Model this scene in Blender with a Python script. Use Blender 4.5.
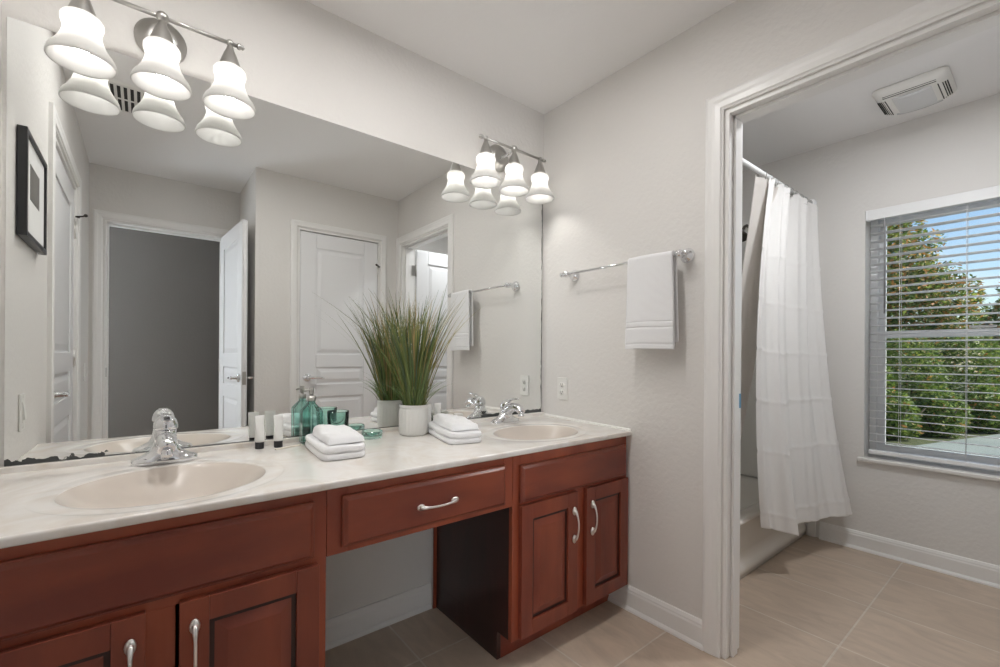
import bpy, bmesh, math, random
from mathutils import Vector, Matrix, noise as mnoise

for o in list(bpy.data.objects):
    bpy.data.objects.remove(o, do_unlink=True)
SC = bpy.context.scene
COL = SC.collection
PI = math.pi

# ------------------------------------------------------------------ camera, light, exposure
cam_d = bpy.data.cameras.new('camera')
cam = bpy.data.objects.new('camera', cam_d); COL.objects.link(cam)
cam_d.sensor_fit = 'HORIZONTAL'; cam_d.sensor_width = 36.0
cam_d.lens = 445.6 * 36.0 / 1000.0
cam_d.shift_y = (355.25 - 333.5) / 1000.0
cam_d.clip_start = 0.02; cam_d.clip_end = 300
yaw, roll = math.radians(38.71), math.radians(0.39)
fw = Vector((math.sin(yaw), math.cos(yaw), 0)); rt = Vector((math.cos(yaw), -math.sin(yaw), 0)); up = Vector((0, 0, 1))
r2 = rt * math.cos(roll) + up * math.sin(roll); u2 = -rt * math.sin(roll) + up * math.cos(roll)
M = Matrix((r2, u2, -fw)).transposed().to_4x4()
M.translation = Vector((-1.699, -1.75, 1.127))
cam.matrix_world = M
SC.camera = cam

SC.view_settings.view_transform = 'Standard'
SC.view_settings.look = 'None'
SC.view_settings.gamma = 1.0
SC.view_settings.use_curve_mapping = False
SC.view_settings.exposure = 0.28

SUN_ELEV, SUN_ROT = math.radians(40), math.radians(155)
BULB = 38.0          # emission of the vanity bulbs
SKY = 0.155
SUN = 5.5

def make_world():
    w = bpy.data.worlds.new('sky'); SC.world = w; w.use_nodes = True
    nt = w.node_tree; nt.nodes.clear()
    out = nt.nodes.new('ShaderNodeOutputWorld'); bg = nt.nodes.new('ShaderNodeBackground')
    sky = nt.nodes.new('ShaderNodeTexSky'); sky.sky_type = 'NISHITA'; sky.sun_disc = False
    sky.sun_elevation = SUN_ELEV; sky.sun_rotation = SUN_ROT; sky.dust_density = 0.6; sky.ozone_density = 1.6
    tc = nt.nodes.new('ShaderNodeTexCoord')
    mp = nt.nodes.new('ShaderNodeMapping'); mp.inputs['Scale'].default_value = (1, 1, 2.6)
    nz = nt.nodes.new('ShaderNodeTexNoise'); nz.inputs['Scale'].default_value = 2.4; nz.inputs['Detail'].default_value = 7
    rp = nt.nodes.new('ShaderNodeValToRGB'); rp.color_ramp.elements[0].position = .60; rp.color_ramp.elements[1].position = .80
    mx = nt.nodes.new('ShaderNodeMix'); mx.data_type = 'RGBA'
    nt.links.new(tc.outputs['Generated'], mp.inputs['Vector']); nt.links.new(mp.outputs[0], nz.inputs['Vector'])
    nt.links.new(nz.outputs['Fac'], rp.inputs[0]); nt.links.new(rp.outputs[0], mx.inputs['Factor'])
    nt.links.new(sky.outputs[0], mx.inputs['A']); mx.inputs['B'].default_value = (6.0, 6.2, 6.4, 1)
    nt.links.new(mx.outputs['Result'], bg.inputs['Color']); bg.inputs['Strength'].default_value = SKY
    nt.links.new(bg.outputs[0], out.inputs[0])
make_world()

sun_d = bpy.data.lights.new('sun', 'SUN'); sun_d.energy = SUN; sun_d.angle = math.radians(0.6); sun_d.color = (1, .95, .86)
sun = bpy.data.objects.new('sun', sun_d); COL.objects.link(sun)
sun.rotation_euler = (Vector((-.32, .70, -.64))).to_track_quat('-Z', 'Y').to_euler()
sun.location = (0, 0, 8)

SC.cycles.max_bounces = 12; SC.cycles.diffuse_bounces = 6; SC.cycles.glossy_bounces = 6
SC.cycles.transmission_bounces = 8; SC.cycles.sample_clamp_indirect = 4.0
SC.cycles.use_denoising = True

HALL_FILL = 10.0       # glow of the unseen hall window added as cool fill light
# strengths of the unseen ceiling fill lights added to the two rooms
FILL_MAIN, FILL_BATH = 68.0, 135.0

# ------------------------------------------------------------------ materials
def nodes(name):
    m = bpy.data.materials.new(name); m.use_nodes = True
    nt = m.node_tree
    return m, nt, nt.nodes['Principled BSDF']

def N(nt, kind, **kw):
    n = nt.nodes.new(kind)
    for k, v in kw.items(): n.inputs[k].default_value = v
    return n

def bump_noise(nt, b, scale, strength, dist=0.01, detail=3, src=None):
    geo = nt.nodes.new('ShaderNodeNewGeometry')
    nz = N(nt, 'ShaderNodeTexNoise', Scale=scale, Detail=detail)
    nt.links.new(geo.outputs['Position'], nz.inputs['Vector'])
    bp = N(nt, 'ShaderNodeBump', Strength=strength, Distance=dist)
    nt.links.new(nz.outputs['Fac'], bp.inputs['Height'])
    nt.links.new(bp.outputs[0], b.inputs['Normal'])
    return nz

def plain(name, col, rough=.5, metal=0, coat=0, bump=None, spec=.5):
    m, nt, b = nodes(name)
    b.inputs['Base Color'].default_value = (*col, 1); b.inputs['Roughness'].default_value = rough
    b.inputs['Metallic'].default_value = metal; b.inputs['Coat Weight'].default_value = coat
    b.inputs['Specular IOR Level'].default_value = spec
    b.inputs['Coat Roughness'].default_value = .15
    if bump: bump_noise(nt, b, *bump)
    return m

def mottled(name, c1, c2, scale, rough=.5, stretch=(1, 1, 1), coat=0, bump=None, detail=5, dist=0, lo=.35, hi=.65):
    m, nt, b = nodes(name)
    geo = nt.nodes.new('ShaderNodeNewGeometry')
    mp = nt.nodes.new('ShaderNodeMapping'); mp.inputs['Scale'].default_value = stretch
    nz = N(nt, 'ShaderNodeTexNoise', Scale=scale, Detail=detail, Distortion=dist)
    rp = nt.nodes.new('ShaderNodeValToRGB')
    rp.color_ramp.elements[0].position = lo; rp.color_ramp.elements[1].position = hi
    rp.color_ramp.elements[0].color = (*c1, 1); rp.color_ramp.elements[1].color = (*c2, 1)
    nt.links.new(geo.outputs['Position'], mp.inputs['Vector']); nt.links.new(mp.outputs[0], nz.inputs['Vector'])
    nt.links.new(nz.outputs['Fac'], rp.inputs[0]); nt.links.new(rp.outputs[0], b.inputs['Base Color'])
    b.inputs['Roughness'].default_value = rough; b.inputs['Coat Weight'].default_value = coat
    b.inputs['Coat Roughness'].default_value = .2
    if bump: bump_noise(nt, b, *bump)
    return m

MAT = {}
MAT['wall'] = plain('wall_paint', (.735, .715, .690), .55, bump=(52, .34, .006, 4))
MAT['ceiling'] = plain('ceiling_paint', (.87, .86, .855), .7, bump=(60, .14, .006, 4))
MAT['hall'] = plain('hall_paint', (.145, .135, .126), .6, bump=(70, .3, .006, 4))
MAT['trim'] = plain('trim_enamel', (.83, .82, .805), .32)
MAT['door'] = plain('door_enamel', (.80, .80, .81), .35)
MAT['chrome'] = plain('chrome', (.82, .83, .85), .07, 1)
MAT['nickel'] = plain('satin_nickel', (.84, .825, .80), .30, 1)
MAT['steel'] = plain('brushed_steel', (.50, .49, .47), .3, 1)
MAT['dark_metal'] = plain('dark_bronze', (.10, .09, .08), .35, 1)
MAT['cherry'] = mottled('cherry_stain', (.235, .047, .022), (.35, .080, .034), 9, .38, (1, 1, .22), .10, bump=(180, .06, .002, 2))
MAT['cherry_door'] = mottled('cherry_stain_panel', (.150, .028, .016), (.250, .056, .026), 7, .36, (1, 1, .25), .12)
MAT['cherry_rail'] = mottled('cherry_stain_drawer', (.150, .028, .016), (.265, .060, .027), 7, .36, (.3, 1, 1), .12)
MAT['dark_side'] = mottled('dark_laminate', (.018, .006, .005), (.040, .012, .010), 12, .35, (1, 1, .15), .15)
MAT['glaze'] = plain('dark_glaze', (.03, .008, .007), .4)
MAT['white_plastic'] = plain('white_plastic', (.80, .79, .76), .35)
MAT['black_plastic'] = plain('black_plastic', (.015, .015, .017), .35)
MAT['slot'] = plain('dark_slot', (.03, .028, .026), .8)
MAT['frame_black'] = plain('black_frame', (.018, .018, .020), .35)
MAT['mat_board'] = plain('mat_board', (.78, .78, .77), .8)
MAT['ceramic'] = plain('white_ceramic', (.72, .71, .68), .35)
MAT['tub'] = plain('tub_acrylic', (.80, .765, .71), .2)
MAT['surround'] = plain('surround_acrylic', (.80, .79, .76), .22)
MAT['tube_white'] = plain('tube_white', (.84, .84, .82), .4)
MAT['soil'] = plain('moss', (.05, .06, .02), .9)
MAT['blind'] = plain('blind_slat', (.84, .84, .84), .4)
MAT['vinyl'] = plain('window_vinyl', (.90, .905, .91), .35)
MAT['aluminium'] = plain('mill_aluminium', (.62, .61, .60), .4, .6)
MAT['sill'] = plain('sill_stone', (.78, .76, .73), .25)
MAT['bark'] = mottled('bark', (.07, .05, .035), (.16, .12, .09), 14, .9, (1, 1, .3))
MAT['concrete'] = mottled('concrete', (.22, .25, .235), (.27, .30, .28), 1.2, .8)
MAT['lawn'] = mottled('ground_cover', (.05, .065, .025), (.11, .12, .05), 14, .9)
MAT['paper'] = plain('paper', (.74, .69, .60), .6)
MAT['rubber'] = plain('grey_rubber', (.3, .3, .3), .6)
MAT['tape'] = plain('blue_film', (.10, .30, .50), .4)  # sky reflection on the metal strike plate, put into its colour

def towel_mat(name, col, scale):
    m, nt, b = nodes(name)
    b.inputs['Base Color'].default_value = (*col, 1); b.inputs['Roughness'].default_value = .95
    b.inputs['Sheen Weight'].default_value = .3
    bump_noise(nt, b, scale, .55, .004, 3)
    return m
MAT['towel'] = towel_mat('terry_white', (.86, .86, .87), 320)

def waffle_mat(name, col, freq, strength, trans=0.0):
    m, nt, b = nodes(name)
    b.inputs['Base Color'].default_value = (*col, 1); b.inputs['Roughness'].default_value = .9
    uv = nt.nodes.new('ShaderNodeUVMap')
    sp = nt.nodes.new('ShaderNodeSeparateXYZ'); nt.links.new(uv.outputs[0], sp.inputs[0])
    hs = []
    for ax in ('X', 'Y'):
        mu = nt.nodes.new('ShaderNodeMath'); mu.operation = 'MULTIPLY'; mu.inputs[1].default_value = freq * 2 * PI
        si = nt.nodes.new('ShaderNodeMath'); si.operation = 'SINE'
        nt.links.new(sp.outputs[ax], mu.inputs[0]); nt.links.new(mu.outputs[0], si.inputs[0]); hs.append(si)
    ad = nt.nodes.new('ShaderNodeMath'); ad.operation = 'MAXIMUM'
    nt.links.new(hs[0].outputs[0], ad.inputs[0]); nt.links.new(hs[1].outputs[0], ad.inputs[1])
    bp = N(nt, 'ShaderNodeBump', Strength=strength, Distance=.002); nt.links.new(ad.outputs[0], bp.inputs['Height'])
    nt.links.new(bp.outputs[0], b.inputs['Normal'])
    if trans:
        tr = nt.nodes.new('ShaderNodeBsdfTranslucent'); tr.inputs['Color'].default_value = (*col, 1)
        mx = nt.nodes.new('ShaderNodeMixShader'); mx.inputs[0].default_value = trans
        nt.links.new(b.outputs[0], mx.inputs[1]); nt.links.new(tr.outputs[0], mx.inputs[2])
        nt.links.new(mx.outputs[0], nt.nodes['Material Output'].inputs[0])
    return m
MAT['hand_towel'] = waffle_mat('hand_towel_weave', (.86, .86, .87), 230, .45)
MAT['curtain'] = waffle_mat('curtain_weave', (.91, .895, .88), 130, .16, .20)
MAT['liner'] = waffle_mat('curtain_liner', (.90, .87, .84), 20, .0, .6)

def slat_mat():
    m, nt, b = nodes('blind_vinyl')
    b.inputs['Base Color'].default_value = (.93, .93, .93, 1); b.inputs['Roughness'].default_value = .4
    tr = nt.nodes.new('ShaderNodeBsdfTranslucent'); tr.inputs['Color'].default_value = (.95, .95, .95, 1)
    mx = nt.nodes.new('ShaderNodeMixShader'); mx.inputs[0].default_value = .5
    nt.links.new(b.outputs[0], mx.inputs[1]); nt.links.new(tr.outputs[0], mx.inputs[2])
    nt.links.new(mx.outputs[0], nt.nodes['Material Output'].inputs[0])
    return m
MAT['slat'] = slat_mat()
def glass_mat(name, col, rough=.0, ior=1.45):
    m, nt, b = nodes(name)
    b.inputs['Base Color'].default_value = (*col, 1); b.inputs['Roughness'].default_value = rough
    b.inputs['Transmission Weight'].default_value = 1; b.inputs['IOR'].default_value = ior
    return m
MAT['green_glass'] = glass_mat('green_glass', (.66, .89, .84), .02, 1.35)
MAT['clear_glass'] = glass_mat('frosted_jar', (.92, .94, .93), .15, 1.3)

def pane_mat():
    m, nt, b = nodes('window_glass'); nt.nodes.remove(b)
    t = nt.nodes.new('ShaderNodeBsdfTransparent'); t.inputs[0].default_value = (.94, .96, .95, 1)
    g = nt.nodes.new('ShaderNodeBsdfGlossy'); g.inputs['Roughness'].default_value = .01
    fr = N(nt, 'ShaderNodeFresnel', IOR=1.25)
    mx = nt.nodes.new('ShaderNodeMixShader')
    nt.links.new(fr.outputs[0], mx.inputs[0]); nt.links.new(t.outputs[0], mx.inputs[1]); nt.links.new(g.outputs[0], mx.inputs[2])
    nt.links.new(mx.outputs[0], nt.nodes['Material Output'].inputs[0])
    return m
MAT['pane'] = pane_mat()

def shade_mat():
    m, nt, b = nodes('frosted_shade')
    b.inputs['Base Color'].default_value = (.40, .395, .39, 1); b.inputs['Roughness'].default_value = .35
    tr = nt.nodes.new('ShaderNodeBsdfTranslucent'); tr.inputs['Color'].default_value = (.95, .945, .93, 1)
    mx = nt.nodes.new('ShaderNodeMixShader'); mx.inputs[0].default_value = .56
    nt.links.new(b.outputs[0], mx.inputs[1]); nt.links.new(tr.outputs[0], mx.inputs[2])
    nt.links.new(mx.outputs[0], nt.nodes['Material Output'].inputs[0])
    return m
MAT['shade'] = shade_mat()

def emit_mat(name, col, s):
    m, nt, b = nodes(name)
    b.inputs['Base Color'].default_value = (.8, .8, .8, 1)
    b.inputs['Emission Color'].default_value = (*col, 1); b.inputs['Emission Strength'].default_value = s
    return m
MAT['lamp_main'] = emit_mat('lit_lamp_glass', (1, .985, .965), FILL_MAIN)
MAT['lit_sheer'] = emit_mat('daylit_sheer', (.88, .94, 1), HALL_FILL)
MAT['lamp_hall'] = emit_mat('lit_hall_lamp', (.92, .96, 1), 8.0)
MAT['lamp_bath'] = emit_mat('lit_bath_lamp_glass', (.96, .98, 1), FILL_BATH)
MAT['bulb'] = emit_mat('lit_bulb', (1, .97, .92), BULB)

def floor_mat():
    m, nt, b = nodes('floor_tile')
    geo = nt.nodes.new('ShaderNodeNewGeometry')
    mp = nt.nodes.new('ShaderNodeMapping'); mp.inputs['Location'].default_value = (.895 + .4415 * 20, .285 + .47 * 20, 0)
    br = nt.nodes.new('ShaderNodeTexBrick'); br.offset = 0; br.squash = 1
    for k, v in {'Scale': 1.0, 'Mortar Size': .0036, 'Mortar Smooth': .1, 'Brick Width': .4415, 'Row Height': .47, 'Bias': 0}.items():
        br.inputs[k].default_value = v
    br.inputs['Color1'].default_value = (.48, .385, .305, 1); br.inputs['Color2'].default_value = (.53, .43, .345, 1)
    br.inputs['Mortar'].default_value = (.60, .54, .47, 1)
    nt.links.new(geo.outputs['Position'], mp.inputs['Vector']); nt.links.new(mp.outputs[0], br.inputs['Vector'])
    mp2 = nt.nodes.new('ShaderNodeMapping'); mp2.inputs['Scale'].default_value = (3.2, 1, 1); mp2.inputs['Rotation'].default_value = (0, 0, .35)
    nz = N(nt, 'ShaderNodeTexNoise', Scale=3.2, Detail=7, Roughness=.62, Distortion=1.6)
    nt.links.new(geo.outputs['Position'], mp2.inputs['Vector']); nt.links.new(mp2.outputs[0], nz.inputs['Vector'])
    rp = nt.nodes.new('ShaderNodeValToRGB')
    rp.color_ramp.elements[0].position = .3; rp.color_ramp.elements[1].position = .72
    rp.color_ramp.elements[0].color = (.84, .83, .82, 1); rp.color_ramp.elements[1].color = (1.12, 1.11, 1.09, 1)
    nt.links.new(nz.outputs['Fac'], rp.inputs[0])
    mx = nt.nodes.new('ShaderNodeMix'); mx.data_type = 'RGBA'; mx.blend_type = 'MULTIPLY'; mx.inputs['Factor'].default_value = 1
    nt.links.new(br.outputs['Color'], mx.inputs['A']); nt.links.new(rp.outputs[0], mx.inputs['B'])
    nt.links.new(mx.outputs['Result'], b.inputs['Base Color'])
    b.inputs['Roughness'].default_value = .33
    inv = nt.nodes.new('ShaderNodeMath'); inv.operation = 'SUBTRACT'; inv.inputs[0].default_value = 1
    nt.links.new(br.outputs['Fac'], inv.inputs[1])
    bp = N(nt, 'ShaderNodeBump', Strength=.9, Distance=.004); nt.links.new(inv.outputs[0], bp.inputs['Height'])
    nt.links.new(bp.outputs[0], b.inputs['Normal'])
    return m
MAT['floor'] = floor_mat()

def marble_mat():
    m, nt, b = nodes('cultured_marble')
    geo = nt.nodes.new('ShaderNodeNewGeometry')
    nz = N(nt, 'ShaderNodeTexNoise', Scale=7, Detail=6, Roughness=.6, Distortion=1.6)
    rp = nt.nodes.new('ShaderNodeValToRGB')
    e = rp.color_ramp.elements
    e[0].position = .30; e[0].color = (.70, .64, .575, 1); e[1].position = .60; e[1].color = (.80, .775, .745, 1)
    nt.links.new(geo.outputs['Position'], nz.inputs['Vector']); nt.links.new(nz.outputs['Fac'], rp.inputs[0])
    nt.links.new(rp.outputs[0], b.inputs['Base Color'])
    b.inputs['Roughness'].default_value = .16; b.inputs['Coat Weight'].default_value = .3; b.inputs['Coat Roughness'].default_value = .05
    return m
MAT['marble'] = marble_mat()
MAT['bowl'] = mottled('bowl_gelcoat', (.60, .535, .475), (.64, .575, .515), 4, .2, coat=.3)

def mirror_mat():
    # silvered glass with lost silvering along the bottom edge
    m, nt, b = nodes('silvered_glass')
    b.inputs['Metallic'].default_value = 1; b.inputs['Roughness'].default_value = .0
    geo = nt.nodes.new('ShaderNodeNewGeometry'); sp = nt.nodes.new('ShaderNodeSeparateXYZ')
    nt.links.new(geo.outputs['Position'], sp.inputs[0])
    def mth(op, a, bb):
        n = nt.nodes.new('ShaderNodeMath'); n.operation = op
        for i, v in enumerate((a, bb)):
            if isinstance(v, (int, float)): n.inputs[i].default_value = v
            else: nt.links.new(v, n.inputs[i])
        return n.outputs[0]
    nz = N(nt, 'ShaderNodeTexNoise', Scale=38, Detail=4); nt.links.new(geo.outputs['Position'], nz.inputs['Vector'])
    nn = mth('MULTIPLY', mth('SUBTRACT', nz.outputs['Fac'], .5), .05)
    z = mth('ADD', sp.outputs['Z'], nn)
    left = mth('MULTIPLY', mth('LESS_THAN', z, .8345), mth('LESS_THAN', mth('ADD', sp.outputs['X'], mth('MULTIPLY', nn, 2)), -1.80))
    right = mth('MULTIPLY', mth('LESS_THAN', mth('ADD', sp.outputs['Z'], mth('MULTIPLY', nn, .5)), .8385), mth('GREATER_THAN', mth('ADD', sp.outputs['X'], mth('MULTIPLY', nn, 3)), -.43))
    edge = mth('GREATER_THAN', mth('ADD', sp.outputs['X'], mth('MULTIPLY', nn, .25)), -.0165)
    seam = mth('LESS_THAN', sp.outputs['Z'], .8255)
    mask = mth('MINIMUM', mth('ADD', mth('ADD', left, right), mth('ADD', edge, seam)), 1.0)
    ip = mth('SUBTRACT', 1.0, mask)
    mx = nt.nodes.new('ShaderNodeMix'); mx.data_type = 'RGBA'
    nt.links.new(mask, mx.inputs['Factor']); mx.inputs['A'].default_value = (.90, .915, .905, 1); mx.inputs['B'].default_value = (.05, .055, .055, 1)
    nt.links.new(mx.outputs['Result'], b.inputs['Base Color']); nt.links.new(ip, b.inputs['Metallic'])
    nt.links.new(mth('MULTIPLY', mask, .35), b.inputs['Roughness'])
    return m
MAT['mirror'] = mirror_mat()

BLADES = [plain('blade_%d' % i, c, .5) for i, c in enumerate(
    [(.10, .145, .042), (.155, .185, .048), (.31, .27, .075), (.40, .29, .12), (.065, .10, .045), (.18, .28, .085)])]
def leaf_mat(name, col):
    m, nt, b = nodes(name)
    b.inputs['Base Color'].default_value = (*col, 1); b.inputs['Roughness'].default_value = .45
    tr = nt.nodes.new('ShaderNodeBsdfTranslucent'); tr.inputs['Color'].default_value = (col[0] * 1.3, col[1] * 1.3, col[2], 1)
    mx = nt.nodes.new('ShaderNodeMixShader'); mx.inputs[0].default_value = .38
    nt.links.new(b.outputs[0], mx.inputs[1]); nt.links.new(tr.outputs[0], mx.inputs[2])
    nt.links.new(mx.outputs[0], nt.nodes['Material Output'].inputs[0])
    return m
LEAVES = [leaf_mat('leaf_%d' % i, c) for i, c in enumerate(
    [(.085, .14, .034), (.15, .23, .055), (.30, .36, .10), (.52, .26, .10), (.66, .50, .28), (.045, .08, .026)])]

# ------------------------------------------------------------------ mesh builder
class MB:
    def __init__(self): self.bm = bmesh.new(); self.M = Matrix.Identity(4); self.mi = 0; self.uvs = None
    def v(self, p): return self.bm.verts.new(self.M @ Vector(p))
    def f(self, vs, smooth=False):
        try:
            fc = self.bm.faces.new(vs); fc.smooth = smooth; fc.material_index = self.mi; return fc
        except ValueError: return None
    def box(self, x0, x1, y0, y1, z0, z1):
        x0, x1 = min(x0, x1), max(x0, x1); y0, y1 = min(y0, y1), max(y0, y1); z0, z1 = min(z0, z1), max(z0, z1)
        c = [self.v((x, y, z)) for z in (z0, z1) for y in (y0, y1) for x in (x0, x1)]
        for q in ((0, 2, 3, 1), (4, 5, 7, 6), (0, 1, 5, 4), (2, 6, 7, 3), (0, 4, 6, 2), (1, 3, 7, 5)): self.f([c[i] for i in q])
        return self
    def loft(self, rings, cap=(True, True), smooth=True, close=True):
        vs = [[self.v(p) for p in r] for r in rings]; n = len(vs[0])
        for a, b in zip(vs, vs[1:]):
            for i in range(n if close else n - 1):
                j = (i + 1) % n; self.f([a[i], a[j], b[j], b[i]], smooth)
        if cap[0]: self.f(list(reversed(vs[0])))
        if cap[1]: self.f(vs[-1])
        return self
    def lathe(self, prof, c=(0, 0, 0), axis='Z', seg=32, cap=(True, True), smooth=True, sx=1, sy=1):
        rings = []
        for r, h in prof:
            ring = []
            for i in range(seg):
                a = 2 * PI * i / seg; p = (r * math.cos(a) * sx, r * math.sin(a) * sy)
                q = {'Z': (p[0], p[1], h), 'Y': (p[0], -h, p[1]), 'X': (h, p[0], p[1])}[axis]
                ring.append((q[0] + c[0], q[1] + c[1], q[2] + c[2]))
            rings.append(ring)
        return self.loft(rings, cap, smooth)
    def tube(self, pts, rad, seg=12, flat=(1, 1), cap=(True, True)):
        pts = [Vector(p) for p in pts]
        if isinstance(rad, (int, float)): rad = [rad] * len(pts)
        rings = []; pn = None
        for i, p in enumerate(pts):
            t = (pts[min(i + 1, len(pts) - 1)] - pts[max(i - 1, 0)]).normalized()
            if pn is None:
                ref = Vector((0, 0, 1)) if abs(t.z) < .9 else Vector((1, 0, 0))
                n = t.cross(ref).normalized()
            else:
                n = (pn - t * pn.dot(t)).normalized()
            pn = n; b = t.cross(n)
            rings.append([p + n * (math.cos(2 * PI * k / seg) * rad[i] * flat[0]) + b * (math.sin(2 * PI * k / seg) * rad[i] * flat[1]) for k in range(seg)])
        return self.loft(rings, cap)
    def cyl(self, p0, p1, r, seg=20): return self.tube([p0, p1], r, seg)
    def frustum(self, x0, x1, z0, z1, y0, y1, ins):
        a = [(x0, y0, z0), (x1, y0, z0), (x1, y0, z1), (x0, y0, z1)]
        b = [(x0 + ins, y1, z0 + ins), (x1 - ins, y1, z0 + ins), (x1 - ins, y1, z1 - ins), (x0 + ins, y1, z1 - ins)]
        return self.loft([a, b], (True, True), False)
    def grid(self, fn, nu, nv, smooth=True, uv=False):
        g = [[self.v(fn(i / nu, j / nv)) for i in range(nu + 1)] for j in range(nv + 1)]
        lay = self.bm.loops.layers.uv.verify() if uv else None
        for j in range(nv):
            for i in range(nu):
                fc = self.f([g[j][i], g[j][i + 1], g[j + 1][i + 1], g[j + 1][i]], smooth)
                if fc and lay:
                    for lp, (a, b) in zip(fc.loops, ((i, j), (i + 1, j), (i + 1, j + 1), (i, j + 1))): lp[lay].uv = (a / nu * uv[0], b / nv * uv[1])
        return self
    def sphere(self, c, r, seg=20, rings=12, sx=1, sy=1, sz=1):
        prof = [(max(r * math.sin(PI * i / rings), 1e-4), -r * math.cos(PI * i / rings) * sz) for i in range(rings + 1)]
        return self.lathe(prof, c, 'Z', seg, sx=sx, sy=sy)
    def build(self, name, mat, parent=None, bevel=0, seg=2, local=False, fix=True):
        bm = self.bm
        if fix: bmesh.ops.recalc_face_normals(bm, faces=bm.faces)
        me = bpy.data.meshes.new(name); bm.to_mesh(me); bm.free()
        for m in (mat if isinstance(mat, list) else [mat]): me.materials.append(m)
        o = bpy.data.objects.new(name, me); COL.objects.link(o)
        if parent:
            o.parent = parent
            if not local:
                off = parent.location if parent.type == 'EMPTY' else Vector((0, 0, 0))
                o.matrix_parent_inverse = Matrix.Translation(-off)
        if bevel:
            md = o.modifiers.new('bevel', 'BEVEL'); md.width = bevel; md.segments = seg; md.limit_method = 'ANGLE'; md.angle_limit = math.radians(40)
            md.harden_normals = False
        return o

def tag(o, label, cat, group=None):
    o['label'] = label; o['category'] = cat
    if group: o['group'] = group
    return o
def thing(name, label, cat, loc=(0, 0, 0), rz=0, group=None):
    o = bpy.data.objects.new(name, None); COL.objects.link(o); o.location = loc; o.rotation_euler = (0, 0, rz)
    o.empty_display_size = .05
    return tag(o, label, cat, group)
def structure(name, mb, mat, bevel=0):
    o = mb.build(name, mat, bevel=bevel); o['kind'] = 'structure'; return o
def structure_root(name, loc=(0, 0, 0), rz=0):
    o = bpy.data.objects.new(name, None); COL.objects.link(o); o.location = loc; o.rotation_euler = (0, 0, rz); o['kind'] = 'structure'
    o.empty_display_size = .05
    return o
def copy_tree(o, parent=None):
    c = o.copy(); COL.objects.link(c)
    if parent: c.parent = parent
    for ch in o.children: copy_tree(ch, c)
    return c

# ------------------------------------------------------------------ shell of the rooms
CEIL = 2.44
structure('floor', MB().box(-2.9, 1.805, -3.8, .2, -.12, 0), MAT['floor'])
structure('ceiling', MB().box(-2.9, 1.805, -3.8, .2, CEIL, CEIL + .12), MAT['ceiling'])

def wall_with_hole(name, x0, x1, y0, y1, along, holes, mat, z1=CEIL + .02):
    mb = MB(); lo, hi = (x0, x1) if along == 'x' else (y0, y1)
    def seg(a, b, za, zb):
        if b - a > 1e-4 and zb - za > 1e-4:
            if along == 'x': mb.box(a, b, y0, y1, za, zb)
            else: mb.box(x0, x1, a, b, za, zb)
    c = lo
    for a, b, za, zb in sorted(holes):
        seg(c, a, 0, z1); seg(a, b, 0, za); seg(a, b, zb, z1); c = b
    seg(c, hi, 0, z1)
    return structure(name, mb, mat)
W_ = MAT['wall']
wall_with_hole('wall_back', -2.12, 1.80, 0, .13, 'x', [], W_)
wall_with_hole('wall_left', -2.12, -1.995, -2.45, 0, 'y', [(-1.69, -.825, 0, 2.045)], W_)
wall_with_hole('wall_right', 0, .11, -2.42, 0, 'y', [(-1.722, -.975, 0, 2.045)], W_)
wall_with_hole('wall_front', -1.085, 0, -1.90, -1.79, 'x', [(-.802, -.163, 0, 2.066)], W_)
wall_with_hole('wall_alcove', -1.085, -.98, -2.45, -1.90, 'y', [], W_)
wall_with_hole('wall_entry', -2.8, -.4, -2.56, -2.45, 'x', [(-1.915, -1.19, 0, 2.062)], W_)
wall_with_hole('wall_window', 1.6, 1.80, -2.42, 0, 'y', [(-1.955, -1.048, .545, 1.985)], W_)
wall_with_hole('wall_far', 0, 1.80, -2.54, -2.42, 'x', [], W_)
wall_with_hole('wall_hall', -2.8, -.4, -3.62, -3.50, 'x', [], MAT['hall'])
fill_win = structure_root('window_2', (-2.42, -3.49, 1.2))  # unseen glowing window, added to send light through the entry doorway
framebox2 = [(-2.74, -2.70), (-2.14, -2.10)]
mb_ = MB()
for a_, b_ in framebox2: mb_.box(a_, b_, -3.499, -3.47, .35, 2.25)
mb_.box(-2.70, -2.14, -3.499, -3.47, .35, .39).box(-2.70, -2.14, -3.499, -3.47, 2.21, 2.25)
mb_.build('window_frame', MAT['vinyl'], fill_win)
MB().box(-2.70, -2.14, -3.497, -3.490, .39, 2.21).build('sheer_pane', MAT['lit_sheer'], fill_win)
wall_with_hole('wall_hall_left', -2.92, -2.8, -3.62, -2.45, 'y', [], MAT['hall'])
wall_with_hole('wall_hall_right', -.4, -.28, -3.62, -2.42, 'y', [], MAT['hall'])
wall_with_hole('wall_closet', -.985, -.28, -2.45, -2.42, 'x', [], W_)

def baseboard(name, a, b, nx, ny):
    # runs from a to b on the floor, sticking out along (nx, ny); ogee top and a shoe moulding
    prof = [(0, 0), (.021, 0), (.020, .008), (.015, .016), (.0125, .018), (.0125, .078), (.010, .086), (.010, .091), (.005, .104), (0, .106)]
    mb = MB(); mb.loft([[(p[0] + nx * d, p[1] + ny * d, z) for d, z in prof] for p in (a, b)], (True, True), False)
    return structure(name, mb, MAT['trim'])
baseboard('baseboard_back', (-1.30, 0), (-.69, 0), 0, -1)
baseboard('baseboard_right', (0, -.462), (0, -.909), -1, 0)
baseboard('baseboard_window', (1.6, -2.40), (1.6, -.835), -1, 0)
baseboard('baseboard_left', (-1.995, -1.76), (-1.995, -2.45), 1, 0)
baseboard('baseboard_front', (-1.085, -1.79), (-.857, -1.79), 0, 1)
baseboard('baseboard_far', (.125, -2.42), (1.58, -2.42), 0, 1)

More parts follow.
